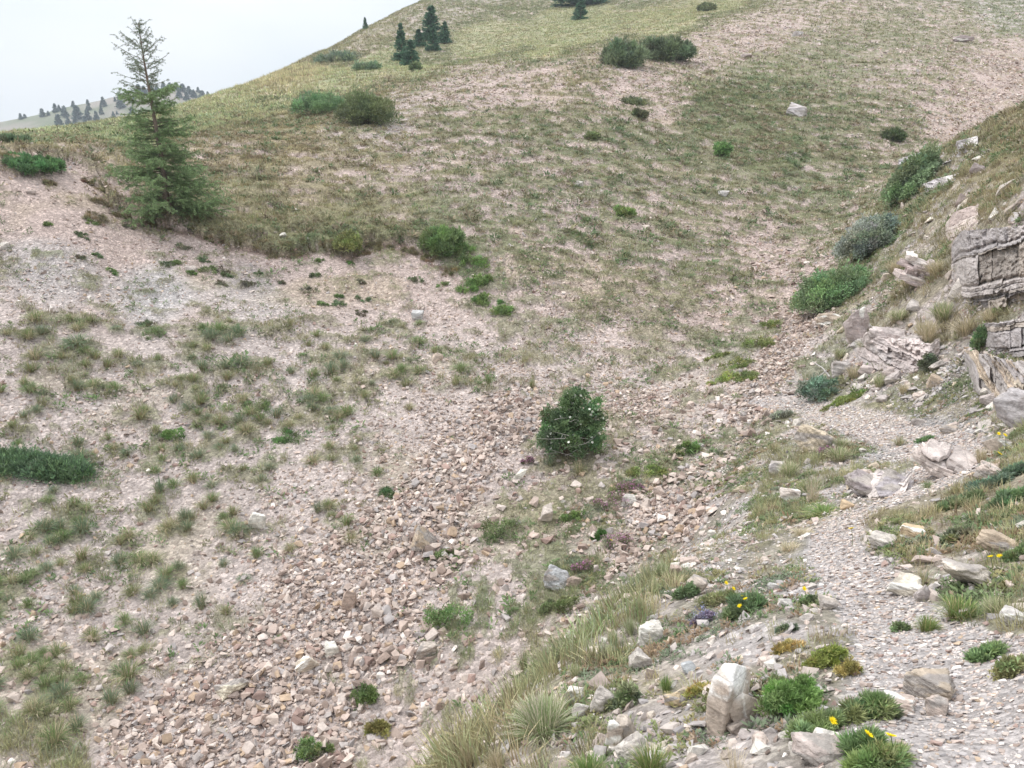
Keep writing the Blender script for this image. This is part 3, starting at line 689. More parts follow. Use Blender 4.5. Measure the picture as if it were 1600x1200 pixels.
sprig_layer('low mixed herbs growing between the stones of the near bank', np.where(rightbank, ss(nh, .50, .72) * (1 - ss(pdist, 1.6, 1.0)) * 2300 * np.clip(.35 + gG * 1.5, 0, 1.1), 0), .024, 701, 42000,
            [(.15,.20,.09),(.19,.22,.09),(.26,.24,.11),(.13,.19,.08),(.27,.19,.12),(.17,.21,.13)])
sprig_layer('low green herbs between the stones on the gully slopes', np.where((RG > 6) & (RG < 17) & ~rightbank, ss(nh, .55, .8) * np.clip(gG * 1.6, 0, .8) * 260, 0), .05, 702, 22000,
            [(.14,.20,.08),(.12,.18,.07),(.18,.21,.10),(.22,.21,.11)])
sprig_layer('darker leafy specks over the turfed hillside', np.where((RG > 16) & (RG < 40), ss(nh, .45, .7) * np.clip(gG * 1.2, 0, 1) * 60, 0), .10, 703, 24000,
            [(.12,.17,.075),(.15,.19,.09),(.20,.185,.10),(.24,.19,.12)])

# ================================================================== single things
def empty(name, loc, label, cat, group=None, rz=0.0):
    o = bpy.data.objects.new(name, None); C.objects.link(o); o.location = loc; o.rotation_euler = (0, 0, rz)
    o.empty_display_size = .1
    return thing(o, label, cat, group)

def tubes(lines, sides=5):
    """lines: (points (k,3), radii (k,)) -> vertices, quads"""
    Vs, Fs, off = [], [], 0
    ang = np.arange(sides) * 2 * math.pi / sides
    for P, r in lines:
        P = np.asarray(P, float); k = len(P)
        T = np.gradient(P, axis=0); T /= np.linalg.norm(T, axis=1, keepdims=True) + 1e-9
        A = np.cross(T, np.array([.3, .9, .2])); A /= np.linalg.norm(A, axis=1, keepdims=True) + 1e-9
        B = np.cross(T, A)
        V = P[:, None] + (A[:, None] * np.cos(ang)[None, :, None] + B[:, None] * np.sin(ang)[None, :, None]) * np.asarray(r)[:, None, None]
        Vs.append(V.reshape(-1, 3))
        q = np.arange(k * sides).reshape(k, sides); a = q[:-1]; b = np.roll(q, -1, 1)[:-1]; c = np.roll(q, -1, 1)[1:]; d = q[1:]
        Fs.append(np.stack([a, b, c, d], -1).reshape(-1, 4) + off); off += k * sides
    return np.concatenate(Vs), np.concatenate(Fs)

def leaves(P, D, L, Wd, cols, seed=0):
    """diamond leaves: base P, direction D, length L, width Wd"""
    r_ = np.random.default_rng(seed); n = len(P)
    D = D / (np.linalg.norm(D, axis=1, keepdims=True) + 1e-9)
    s = np.cross(D, r_.normal(size=(n, 3))); s /= np.linalg.norm(s, axis=1, keepdims=True) + 1e-9
    L = np.broadcast_to(L, n)[:, None]; Wd = np.broadcast_to(Wd, n)[:, None]
    mid = P + D * L * .45
    V = np.stack([P, mid + s * Wd * .5, P + D * L, mid - s * Wd * .5], 1).reshape(-1, 3)
    return V, np.arange(4 * n).reshape(n, 4), np.repeat(cols, 4, 0)

def lumps(nl, w, d, h, seed, low=.2, flat=False):
    """centres and radii of the clumps that make up one uneven crown"""
    r_ = np.random.default_rng(seed)
    a = r_.uniform(0, 6.283, nl); q = np.sqrt(r_.random(nl)) * (.98 if flat else .82)
    zz = r_.uniform(low, 1, nl) * np.sqrt(np.clip(1 - q ** 2, .05, 1)) * (.8 if not flat else .45)
    c = np.stack([q * np.cos(a) * w / 2, q * np.sin(a) * d / 2, zz * h], -1)
    m = min(w, max(d, .5 * w), h * 1.6) if not flat else w * .62
    rad = r_.uniform(.13, .32, nl) * m * (1 - .35 * q)
    return c, rad

def shrub(name, label, cat, u, v, wpx, hpx, green, nleaf, leaf=(.05, .02), spiky=.5, seed=0, group=None, nl=22, lean=(0, 0), depth=1.0, tipc=1.5, twigs=True, lift=0.0, flat=False, radk=.78):
    """a bush whose foot is seen at (u, v); wpx, hpx are its size in photo pixels"""
    if not flat: wpx, hpx, nl, nleaf = wpx * .9, hpx * .88, int(nl * 1.5), int(nleaf * 1.25)
    u0, v0 = u, v; v = v - .12 * hpx
    if flat: v = v0 - .5 * hpx
    for attempt in range(2):
        r_ = np.random.default_rng(seed + 1000)
        p = hit(u, v); R_ = np.linalg.norm(p - EYE); k = R_ / F_PX
        w, h = wpx * k, hpx * k * (.6 if flat else 1); d = w * depth * (.6 if flat else 1)
        c, rad = lumps(nl, w, d, h, seed, flat=flat); rad = rad * (radk if not flat else 1)
        ci = r_.integers(0, nl, nleaf)
        dr = r_.normal(size=(nleaf, 3)); dr[:, 2] = dr[:, 2] * .9 + .25; dr /= np.linalg.norm(dr, axis=1, keepdims=True)
        stray = np.where(r_.random(nleaf) < (.22 if flat else .13), r_.uniform(1.05, 1.8 if flat else 1.45, nleaf), 1)
        q = rad[ci] * r_.uniform(.3, 1.05, nleaf) ** .6 * stray
        O = dr * q[:, None]
        nsh = nl * 5; sd = r_.normal(size=(nsh, 3)); sd[:, 2] = np.abs(sd[:, 2]) * 1.1 + .25; sd /= np.linalg.norm(sd, axis=1, keepdims=True)
        sh = r_.random(nleaf) < .34; si = r_.integers(0, nsh, nleaf); sl = r_.uniform(1.0, 1.75, nsh)[si] * r_.random(nleaf) ** .8   # leafy shoots reaching out of the crown
        ci = np.where(sh, si % nl, ci); O = np.where(sh[:, None], sd[si] * (rad[ci] * sl)[:, None] + r_.normal(0, .035, (nleaf, 3)) * rad[ci][:, None] * 2, O); dr = np.where(sh[:, None], sd[si], dr)
        if flat: O[:, 2] *= .55
        P = c[ci] + O
        keep = P[:, 2] > -.01
        P, ci, dr = P[keep], ci[keep], dr[keep]
        sx = sz = sy = 1.0
        gk = 1.0 if flat else .35
        for it in range(4):                                  # fit the measured width and height
            Q = P * np.array([sx, sy, sz])
            X = Q[:, 0] + (lean[0] * Q[:, 2] if not flat else 0); Y = Q[:, 1] + (lean[1] * Q[:, 2] if not flat else 0)
            Z = Q[:, 2] + (zat(p[0] + X, p[1] + Y) - p[2]) * gk
            uu, vv = project(np.stack([X, Y, Z], -1) + p)
            wu = np.percentile(uu, 98.5) - np.percentile(uu, 1.5); hv = np.percentile(vv, 99) - np.percentile(vv, 1)
            if it == 3: break
            sx *= np.clip(wpx / wu, .5, 2)
            if flat: sy = sx; sz *= np.clip((hpx / hv), .4, 1.3) ** 1.0; sy *= min(1, (hpx / hv)) ** .7
            else: sy = sx; sz *= np.clip(hpx / hv, .5, 1.6)
        if attempt == 0:
            v += np.clip((v0 - np.percentile(vv, 98)) * .7, -hpx * .6, hpx * .3); u += np.clip(u0 - (np.percentile(uu, 98.5) + np.percentile(uu, 1.5)) / 2, -wpx * .3, wpx * .3)
    P = np.stack([X, Y, Z], -1); n = len(P)
    gz = zat(p[0] + c[:, 0] * sx, p[1] + c[:, 1] * sy) - p[2]
    c = np.stack([c[:, 0] * sx + (0 if flat else lean[0] * c[:, 2] * sz), c[:, 1] * sy + (0 if flat else lean[1] * c[:, 2] * sz), c[:, 2] * sz + gz * gk], -1); rad = rad * (sx + sz) / 2
    root = empty(name, Vector(p.tolist()), label, cat, group)
    D = dr * (1 - spiky * .4) + np.array([0, 0, .5]) + r_.normal(0, .35 + .3 * (1 - spiky), (n, 3))
    gr = np.array(green) * np.array([1.75, 1.5, 1.7]) + np.array([.006, .004, .004])
    base = gr[None] * r_.uniform(.72, 1.28, (nl, 1))[ci] * (1 + r_.normal(0, .07, (nl, 3))[ci])
    tip_ = r_.random((n, 1)) ** 3
    colr = (base * (1 + (tipc - 1) * tip_)) * r_.uniform(.75, 1.25, (n, 1)) + tip_ * np.array([.03, .03, .0])
    L = leaf[0] * r_.uniform(.6, 1.4, n); Wd = leaf[1] * r_.uniform(.7, 1.3, n)
    V, Fc, cc = leaves(P, D, L, Wd, colr, seed)
    o = obj('foliage', mesh_np('foliage', V, [Fc], cc), M_leaf, root)
    if twigs:
        ln = []
        for m in range(min(nl, 14)):
            e = c[m] + r_.normal(0, .05, 3) * h; s0 = np.array([r_.normal(0, .06) * w, r_.normal(0, .06) * d, -.04])
            t = np.linspace(0, 1, 6)[:, None]; mid = (s0 + e) / 2 + np.array([0, 0, .12 * h])
            pts = (1 - t) ** 2 * s0 + 2 * t * (1 - t) * mid + t ** 2 * e
            ln.append((pts, np.linspace(.018, .005, 6) * max(.5, h)))
        V, Fc = tubes(ln, 5)
        obj('stems', mesh_np('stems', V, [Fc], np.tile((.17, .13, .10), (len(V), 1)), True), M_bark, root)
    return root, p, w, h, c, rad

JUN, JUD, WIL, WIB = (.075, .155, .05), (.07, .105, .048), (.105, .205, .075), (.115, .19, .125)
shrub('juniper_bush', 'bright green spiky juniper on the meadow edge, left of a darker rounder one', 'juniper', 497, 176, 84, 34, (.08, .15, .065), 9000, (.09, .016), .9, 1, lean=(.1, 0), nl=30)
shrub('juniper_bush', 'round olive green juniper at the top corner of the bare gully slope', 'juniper', 572, 194, 92, 52, (.085, .125, .055), 20000, (.07, .02), .6, 2, nl=30)
shrub('juniper_bush', 'low dark green juniper on the turf lip at the left end of the slope', 'juniper', 52, 266, 96, 24, (.06, .135, .05), 9000, (.09, .018), .9, 3, nl=26)
shrub('juniper_bush', 'small juniper on the far meadow rim at the left edge of the view', 'juniper', 20, 224, 56, 11, (.085, .14, .07), 4000, (.09, .02), .9, 4)
shrub('juniper_bush', 'bright green juniper at the head of a green strip running down the slope', 'juniper', 690, 392, 66, 40, (.085, .15, .05), 9000, (.07, .014), .9, 5, nl=24)
shrub('juniper_bush', 'wide sprawling juniper among tussocks on the lower left slope', 'juniper', 58, 752, 158, 46, (.062, .118, .055), 18000, (.05, .011), .6, 6, nl=60, depth=.5, flat=True)
shrub('juniper_bush', 'rounded dark juniper on the bare ridge below the meadow, left of a pair', 'juniper', 976, 102, 66, 38, (.085, .125, .065), 14000, (.16, .035), .8, 7, nl=24)
shrub('juniper_bush', 'wide dark juniper on the bare ridge below the meadow, right of a pair', 'juniper', 1042, 93, 84, 34, (.07, .11, .055), 14000, (.16, .035), .8, 8, nl=30)
shrub('juniper_bush', 'long flat juniper mat on the steep hillside beneath the skyline', 'juniper', 525, 98, 60, 15, (.095, .14, .085), 3000, (.25, .06), .5, 9, flat=True)
shrub('juniper_bush', 'small flat juniper on the hillside left of the conifer group', 'juniper', 574, 112, 36, 11, (.095, .16, .08), 2000, (.22, .06), .5, 10, flat=True)
shrub('juniper_bush', 'little juniper just below the conifer group', 'juniper', 649, 110, 15, 10, (.08, .13, .06), 900, (.2, .05), .5, 11)
shrub('juniper_bush', 'small dark juniper lying in scree beyond the willow bushes', 'juniper', 1397, 218, 36, 16, (.06, .09, .04), 2500, (.12, .03), .8, 12)
shrub('dwarf_shrub', 'leafy green shrub overhanging the broken turf edge above bare soil', 'shrub', 543, 388, 44, 30, (.11, .15, .05), 3500, (.05, .015), .7, 13)
shrub('juniper_bush', 'flat dark juniper high on the striped slope, upper of two', 'juniper', 990, 165, 34, 11, (.08, .11, .055), 2000, (.1, .03), .6, 14, flat=True)
shrub('juniper_bush', 'small dark juniper high on the striped slope, lower of two', 'juniper', 1001, 182, 22, 12, (.07, .09, .045), 1500, (.1, .03), .6, 15)
shrub('juniper_bush', 'tiny dark bush in mid slope below the pair of small junipers', 'juniper', 926, 217, 22, 10, (.085, .125, .05), 1200, (.08, .025), .6, 16)
shrub('juniper_bush', 'small bright green bush on the open slope below the pale boulder', 'shrub', 1130, 243, 26, 20, (.10, .19, .065), 1800, (.09, .03), .6, 17)
shrub('juniper_bush', 'small yellow green bush in the middle of the gully slope', 'shrub', 977, 338, 32, 16, (.11, .18, .055), 1800, (.06, .02), .6, 18)
shrub('juniper_bush', 'tiny juniper on the upper meadow near the top of the view', 'juniper', 1104, 17, 26, 10, (.08, .11, .05), 1500, (.3, .08), .6, 19)
shrub('willow_bush', 'tall green willow leaning against the right bank, uppermost of three', 'willow', 1425, 312, 82, 84, (.135, .205, .105), 26000, (.055, .026), .2, 20, nl=40, lean=(.42, .2), depth=.8, tipc=1.35)
shrub('willow_bush', 'rounded grey green willow in the gully, middle one of three', 'willow', 1355, 400, 94, 66, (.155, .205, .15), 24000, (.042, .02), .2, 21, nl=36, tipc=1.5)
shrub('willow_bush', 'bright green spreading willow above the pink boulders, lowest of three', 'willow', 1302, 482, 122, 70, (.12, .205, .092), 30000, (.036, .02), .2, 22, nl=44, lean=(.18, 0), tipc=1.4)
shrub('willow_bush', 'small bluish willow sprig by the stream bed under the pink boulders', 'willow', 1278, 622, 62, 36, (.10, .17, .11), 2600, (.04, .014), .5, 23, nl=14)
shrub('herb_patch', 'bright green leafy patch on the rocky bank beside the cliff', 'plant', 1556, 512, 62, 24, (.12, .21, .06), 4200, (.035, .014), .4, 24, twigs=False, flat=True)
shrub('herb_patch', 'dark leafy plant growing under the ledge on the rocky bank', 'plant', 1532, 545, 26, 34, (.08, .14, .06), 1600, (.035, .014), .4, 25, twigs=False)
shrub('herb_patch', 'dark green plants on the grey shale below the cliff', 'plant', 1450, 578, 28, 26, (.09, .12, .07), 1500, (.03, .012), .4, 26, twigs=False)
shrub('herb_patch', 'bright green herbs with tiny blossoms beside the crossing of the gully', 'plant', 1318, 640, 62, 22, (.14, .20, .06), 3000, (.03, .012), .4, 27, twigs=False, flat=True)

# rose bush with white flowers
root, p, w, h, c, rad = shrub('wild_rose_bush', 'dark green rose bush dotted with white flowers in the scree', 'rose bush', 893, 706, 102, 106, (.072, .135, .058), 24000, (.026, .017), .3, 30, nl=56, lean=(.12, .0), depth=.8, tipc=1.3, radk=.62)
r_ = np.random.default_rng(5)
fl_bm = bmesh.new()
for k in range(5):
    a = k * 2 * math.pi / 5
    vs = [fl_bm.verts.new((math.cos(a + t) * rr_, math.sin(a + t) * rr_, zz)) for t, rr_, zz in ((0, 0, 0), (-.5, .7, .12), (-.2, 1.05, .2), (.2, 1.05, .2), (.5, .7, .12))]
    fl_bm.faces.new(vs)
fl_me = bpy.data.meshes.new('flower'); fl_bm.to_mesh(fl_me); fl_bm.free()
ca_ = fl_me.attributes.new('col', 'FLOAT_COLOR', 'POINT'); ca_.data.foreach_set('color', np.tile((.86, .86, .76, 1), len(fl_me.vertices)).astype(np.float32)); fl_me.materials.append(M_petal)
for k in range(78):
    m = int(r_.integers(0, len(c))); dd_ = r_.normal(size=3); dd_[1] = -abs(dd_[1]); dd_[2] = abs(dd_[2]) * .8; dd_ /= np.linalg.norm(dd_)
    q = c[m] + dd_ * rad[m] * 1.06
    o = bpy.data.objects.new('flower', fl_me); C.objects.link(o); o.parent = root
    o.location = q.tolist(); o.scale = (.016,) * 3
    o.rotation_euler = Vector((dd_ + r_.normal(0, .3, 3)).tolist()).to_track_quat('Z', 'Y').to_euler()
ln = []
for k in range(16):
    a = r_.normal(0, .16 * w); b = r_.uniform(.1, .75) * h; e = np.array([a, -w * .36 - .02, b]); f = e + np.array([r_.normal(0, .15), r_.normal(0, .03), r_.uniform(-.05, .16)])
    ln.append((np.array([e, (e + f) / 2 + r_.normal(0, .012, 3), f]), [.004, .003, .0015]))
for L_ in ln:
    V, Fc = tubes([L_], 4)
    obj('bare_twig', mesh_np('bare_twig', V, [Fc], np.tile((.36, .33, .31), (len(V), 1)), True), M_bark, root)

# ------------------------------------------------------------------ larch
def larch():
    r_ = np.random.default_rng(42)
    p = hit(262, 332); k, kh_ = px_scale(p)
    Ht = 302 * k * .96
    while project(p + [0, 0, Ht])[1] > 30: Ht *= 1.01
    while project(p + [0, 0, Ht])[1] < 30: Ht *= .995
    root = empty('larch_tree', Vector((p - np.array([0, 0, .05])).tolist()), 'young larch with a thin bare top standing on the turf edge of the slope', 'larch')
    t = np.linspace(0, 1, 24)
    ax = np.stack([-.0 * t + .02 * np.sin(5 * t), .02 * np.sin(4 * t + 1), t * Ht], -1)
    trunk_r = .055 * (1 - t) ** .9 + .004
    V, Fc = tubes([(ax, trunk_r)], 8)
    obj('trunk', mesh_np('trunk', V, [Fc], np.tile((.20, .155, .125), (len(V), 1)), True), M_bark, root)
    prof_t = [0, .04, .1, .2, .3, .4, .5, .6, .7, .78, .86, .93, 1.0]
    prof_w = [60, 80, 84, 74, 56, 50, 50, 46, 38, 36, 28, 20, 6]
    lines, NP, ND, NC, NL = [], [], [], [], []
    tt = np.concatenate([r_.uniform(.015, .42, 150), r_.uniform(.42, .66, 62), np.linspace(.66, .985, 62) + r_.normal(0, .004, 62)])
    for t0 in tt:
        Lb = np.interp(t0, prof_t, prof_w) * k * (r_.uniform(.55, 1.12) if t0 < .66 else r_.uniform(.5, 1.18))
        a = r_.uniform(0, 6.283); t0 = float(np.clip(t0 + r_.normal(0, .012), .01, .985)); up = np.interp(t0, [0, .3, .7, 1], [.05, .05, .25, .9])
        b0 = np.array([np.interp(t0 * Ht, ax[:, 2], ax[:, 0]), np.interp(t0 * Ht, ax[:, 2], ax[:, 1]), t0 * Ht])
        s = np.linspace(0, 1, 9)[:, None]
        dirh = np.array([math.cos(a), math.sin(a), 0])
        sag = r_.uniform(.15, .4) * (1 - t0)
        P = b0 + dirh * Lb * s + np.array([0, 0, 1]) * Lb * (up * s - sag * s ** 1.5 + .25 * s ** 3 * (1 - .5 * t0)) + np.cumsum(r_.normal(0, .008, (9, 3)), 0)
        lines.append((P, np.linspace(.010 * (1 - .6 * t0), .0022, 9)))
        ntw = int(10 + 12 * Lb) if t0 < .66 else int(5 + 9 * Lb)
        segs = [(P[:-1], P[1:])]
        for q in range(ntw):
            f = r_.uniform(.2, 1); m = min(int(f * 8), 7); st_ = P[m] + (P[m + 1] - P[m]) * (f * 8 - m)
            dr = dirh * r_.uniform(.3, 1) + np.cross(dirh, [0, 0, 1]) * r_.choice([-1, 1]) * r_.uniform(.4, 1) + np.array([0, 0, r_.normal(-.12, .22)])
            dr /= np.linalg.norm(dr); Lt = r_.uniform(.10, .30) * Lb * (1.15 - .5 * f) + .03
            e = st_ + dr * Lt + np.array([0, 0, -.12 * Lt])
            tw = np.array([st_, (st_ + e) / 2 + np.array([0, 0, .03 * Lt]), e])
            lines.append((tw, [.0028, .002, .0012])); segs.append((tw[:-1], tw[1:]))
        # short-shoot needle tufts along branch and twigs
        for A, B in segs:
            Ls = np.linalg.norm(B - A, axis=1); nst = np.maximum(1, (Ls / (.013 if t0 < .66 else .019)).astype(int))
            for A1, B1, n_ in zip(A, B, nst):
                f = r_.random((n_, 1)); q = A1 + (B1 - A1) * f
                keepf = np.linalg.norm(q[:, :2] - b0[:2], axis=1) > (.12 * Lb)
                q = q[keepf]
                NP.append(np.repeat(q, 4, 0)); ax1 = (B1 - A1) / (np.linalg.norm(B1 - A1) + 1e-9)
                ND.append(r_.normal(size=(len(q) * 4, 3)) + ax1 * .7); NL.append(np.full(len(q) * 4, .034 if t0 < .66 else .028))
                cb = np.array([.23, .33, .15]) * r_.uniform(.75, 1.3) if t0 < .66 else np.array([.21, .27, .18]) * r_.uniform(.75, 1.2)
                NC.append(np.tile(cb, (len(q) * 4, 1)))
    V, Fc = tubes(lines, 4)
    obj('branches', mesh_np('branches', V, [Fc], np.tile((.17, .135, .11), (len(V), 1)), True), M_bark, root)
    NP, ND, NC, NL = map(np.concatenate, (NP, ND, NC, NL))
    NC = NC * r_.uniform(.75, 1.25, (len(NC), 1))
    print('needles', len(NP))
    V, Fc, cc = leaves(NP, ND, NL, .0065, NC, 4)
    obj('crown', mesh_np('crown', V, [Fc], cc), M_leaf, root)
larch()

# ------------------------------------------------------------------ conifers
def conifer_meshes(seed, nb=46, nlf=70, green=(.05, .10, .055), slim=1.0, lf=(.05, .022)):
    """unit-height conifer: trunk and crown meshes, crown half-width about 0.25"""
    r_ = np.random.default_rng(seed)
    V, Fc = tubes([(np.array([[0, 0, -.06], [0, 0, .5], [0, 0, 1.0]]), [.022, .014, .003])], 6)
    tr = mesh_np('trunk', V, [Fc], np.tile((.14, .10, .08), (len(V), 1)), True); tr.materials.append(M_bark)
    P, D, Cc = [], [], []
    for b in range(nb * 3):
        t = r_.random() ** 1.25 * .97 + .02; a = r_.uniform(0, 6.283)
        L = (.27 * (1 - t) ** .8 + .015) * r_.uniform(.7, 1.15) * slim
        dh = np.array([math.cos(a), math.sin(a), 0]); f = r_.random((nlf // 2, 1)) ** .6
        q = np.array([0, 0, t]) + dh * L * f + np.array([0, 0, 1]) * (-.18 * L * f + .25 * L * f ** 3) + r_.normal(0, .012, (len(f), 3)) * (1.3 - t)
        P.append(q); D.append(dh + r_.normal(0, .7, (len(f), 3)) + np.array([0, 0, .2])); Cc.append(np.tile(np.array(green) * r_.uniform(.6, 1.5), (len(f), 1)))
    P, D, Cc = map(np.concatenate, (P, D, Cc))
    P[:, 2] = np.maximum(P[:, 2], .01)
    V, Fc, cc = leaves(P, D, lf[0] * r_.uniform(.6, 1.3, len(P)), lf[1], Cc * r_.uniform(.8, 1.2, (len(P), 1)), seed)
    cr_ = mesh_np('crown', V, [Fc], cc); cr_.materials.append(M_leaf)
    return tr, cr_
near_con = [conifer_meshes(60 + k, 60, 90, (.085, .17, .10)) for k in range(4)]
far_con = [conifer_meshes(80 + k, 40, 40, (.06, .10, .085), lf=(.085, .05)) for k in range(4)]  # crown green shifted towards blue: distance haze put into the leaf colour
def place_conifer(pos_, hm, wm, protos, k, name, label, group=None):
    tr, cr_ = protos[k % len(protos)]
    root = empty(name, Vector(pos_), label, 'conifer', group, rz=k * 1.3)
    root.scale = (wm / .5, wm / .5, hm)
    for nm, me in (('trunk', tr), ('crown', cr_)):
        o = bpy.data.objects.new(nm, me); C.objects.link(o); o.parent = root
    return root
for k, (u, v, hp, wp, lab) in enumerate([
    (628, 95, 57, 25, 'slim dark conifer at the left end of the hillside group'),
    (642, 104, 41, 30, 'broad conifer standing lowest in the hillside group'),
    (655, 72, 26, 22, 'small conifer half hidden in the middle of the hillside group'),
    (675, 63, 53, 36, 'tallest conifer at the back of the hillside group'),
    (677, 79, 35, 22, 'narrow conifer in front of the tallest one of the hillside group'),
    (695, 67, 33, 21, 'conifer at the right end of the hillside group'),
    (571, 46, 19, 9, 'tiny lone conifer on the skyline of the steep hill'),
    (907, 31, 32, 24, 'small solitary conifer on the open upper meadow'),
    (908, 8, 60, 78, 'dark wide conifer at the top edge of the view, cut off')]):
    p = hit(u, v); kk, kh_ = px_scale(p)
    place_conifer(p.tolist(), hp * kh_, wp * kk, near_con, k, 'conifer_tree', lab)

# ------------------------------------------------------------------ the distant wooded hill
sky_u = [-500, -200, 0, 50, 100, 150, 200, 240, 280, 310, 345, 400, 500, 600, 900]
sky_v = [212, 203, 191, 181, 168, 158, 146, 139, 136, 141, 156, 180, 205, 222, 260]
hu = np.linspace(-600, 900, 180); hr_ = np.linspace(240, 560, 90)
hv = np.interp(hu, sky_u, sky_v); dh_ = ray(hu, hv); haz = np.arctan2(dh_[:, 0], dh_[:, 1]); hte = dh_[:, 2] / np.hypot(dh_[:, 0], dh_[:, 1])
HA, HR = np.meshgrid(haz, hr_, indexing='ij'); HT = np.repeat(hte[:, None], len(hr_), 1)
ztop = HT * 400 + 1.6
up_ = np.clip((HR - 240) / 160, 0, 1); dn_ = np.clip((HR - 400) / 160, 0, 1)
HZ = -48 + (ztop + 48) * (1 - (1 - up_) ** 1.35) - dn_ ** 1.5 * (ztop + 60)
HX, HY = HR * np.sin(HA), HR * np.cos(HA)
HZ += 2.5 * fbm(HX * .03, HY * .03, 4, 91)* (1 - np.exp(-((HR - 400) / 30) ** 2) * .6)
hi_ = np.arange(HA.size).reshape(HA.shape)
HF = np.stack([hi_[:-1, :-1], hi_[1:, :-1], hi_[1:, 1:], hi_[:-1, 1:]], -1).reshape(-1, 4)
hcol = mixc((.30, .265, .23), (.18, .20, .13), ss(fbm(HX * .035, HY * .06, 4, 92), -.08, .12)).reshape(-1, 3)
HV = np.stack([HX, HY, HZ], -1).reshape(-1, 3)
obj('distant_hill', mesh_np('distant_hill', HV, [HF], hcol, True), M_ground, kind='structure', label='hazy distant hill dotted with dark conifers')
hb = BVHTree.FromPolygons(HV.tolist(), HF.tolist())
FAR = [(33,186,9,8),(39,184,6,7),(67,182,12,12),(76,180,7,6),(87,175,13,10),(93,173,9,8),(100,167,5,4),(102,182,16,14),(115,163,9,8),(122,186,20,19),(94,203,23,18),(108,201,18,14),(118,193,10,9),(138,187,16,12),(134,197,15,13),(152,192,18,12),(139,172,16,9),(162,166,14,12),(159,178,13,8),(189,168,18,16),(180,158,7,5),(186,147,7,6),(193,145,4,4),(178,184,10,7),(183,178,5,5),(207,180,13,11),
       (217,144,12,14),(226,147,13,12),(236,142,12,12),(246,144,11,12),(256,140,11,12),(266,141,12,12),(276,140,11,12),(286,143,12,14),(296,147,12,12),(303,152,12,12),(292,156,12,12),(310,144,8,7),(317,155,13,15),(325,152,9,8),(331,154,7,7),(280,152,12,12),(210,160,10,9)]
for k, (u, v, hp, wp) in enumerate(FAR):
    d = ray(u, v + .5); loc, nr_, ix, dist = hb.ray_cast(Vector(EYE.tolist()), Vector(d.tolist()))
    if loc is None:
        d = ray(u, np.interp(u, sky_u, sky_v) + 2); loc, nr_, ix, dist = hb.ray_cast(Vector(EYE.tolist()), Vector(d.tolist()))
        if loc is None: continue
    kk, kh_ = px_scale(np.array(loc))
    place_conifer(tuple(loc), hp * kh_ * 1.05, wp * kk * .82, far_con, k, 'conifer_tree', 'dark bluish conifer on the hazy distant hill', 'conifers on the distant hill')

# ------------------------------------------------------------------ rocks
def rock_mesh(name, dims, seed, col_, n=14, cuts=2, rough=.04, lichen=None):
    r_ = np.random.default_rng(seed)
    V, Fc = hull_proto(n, seed, 1, 1, 1)
    bm = bmesh.new()
    for q in V: bm.verts.new(q)
    bm.verts.ensure_lookup_table()
    for f in Fc: bm.faces.new([bm.verts[int(a)] for a in f])
    bmesh.ops.dissolve_limit(bm, angle_limit=.22, verts=bm.verts[:], edges=bm.edges[:])
    bmesh.ops.bevel(bm, geom=bm.edges[:], offset=.022, segments=1, affect='EDGES', clamp_overlap=True)
    bmesh.ops.triangulate(bm, faces=bm.faces[:])
    for c_ in range(cuts):
        bmesh.ops.subdivide_edges(bm, edges=[e for e in bm.edges if e.calc_length() > .05], cuts=1, use_grid_fill=True)
        bmesh.ops.triangulate(bm, faces=bm.faces[:])
    bm.verts.index_update()
    P = np.array([v.co[:] for v in bm.verts]); N_ = np.array([v.normal[:] for v in bm.verts])
    q = P * 3.1 + seed
    f1 = fbm(q[:, 0] + q[:, 2] * .7, q[:, 1] - q[:, 2] * .6, 4, seed, .6); lay = np.sin((P[:, 2] + .25 * P[:, 0]) * 38 + f1 * 6) * .25
    rg = .5 - np.abs(fbm(q[:, 0] * .9 + 9, q[:, 1] * .9 + q[:, 2] * .8, 4, seed + 2, .6)) * 4
    P = P + N_ * ((f1 + lay * .3 + .35 * np.clip(rg, -.6, .5)) * rough * 3.4)[:, None]
    P = P * np.array(dims)
    F2 = np.array([[v.index for v in f.verts] for f in bm.faces]); bm.free()
    c2 = fbm(q[:, 0] * 1.7 + 5, q[:, 1] * 1.7 + q[:, 2], 4, seed + 3)
    cc = np.array(col_)[None] * (1 + .7 * c2)[:, None]
    if lichen is not None:
        m = ss(fbm(q[:, 0] * .8 - q[:, 2], q[:, 1] + q[:, 2] * .8, 4, seed + 9), .02, .10)[:, None]
        cc = cc * (1 - m) + np.array(lichen)[None] * m
    me = mesh_np(name, P, [F2], cc); me.materials.append(M_rock)
    return me

M_R = 0
TAN, PINK, GREY, WHT, OCH, BRN, LIL = (.50,.43,.345), (.46,.375,.345), (.40,.39,.385), (.70,.665,.60), (.50,.39,.24), (.33,.26,.215), (.42,.375,.375)
def rock(name, label, u, v, wpx, hpx, col_, seed, yaw=None, tilt=(0, 0), depth=.8, sink=.25, n=14, rough=.03, lichen=None, cat='rock', group=None):
    """(u, v) is the middle of the rock's foot in the photograph"""
    p = hit(u, v); kk, kh_ = px_scale(p)
    w, h = wpx * kk, hpx * kh_ * .92 / (1 - sink)
    me = rock_mesh(name, (w * 1.12, w * depth, h), seed, col_, n, 4 if wpx > 40 else 3 if wpx > 25 else 2, rough, lichen)
    o = bpy.data.objects.new(name, me); C.objects.link(o)
    d = p - EYE; d[2] = 0; d /= np.linalg.norm(d)
    c_ = p + d * w * depth * .3; c_[2] = p[2] + h * (.5 - sink)
    o.location = c_.tolist()
    o.rotation_euler = (tilt[0], tilt[1], -math.atan2(d[0], d[1]) + (yaw or 0))
    return thing(o, label, cat, group)

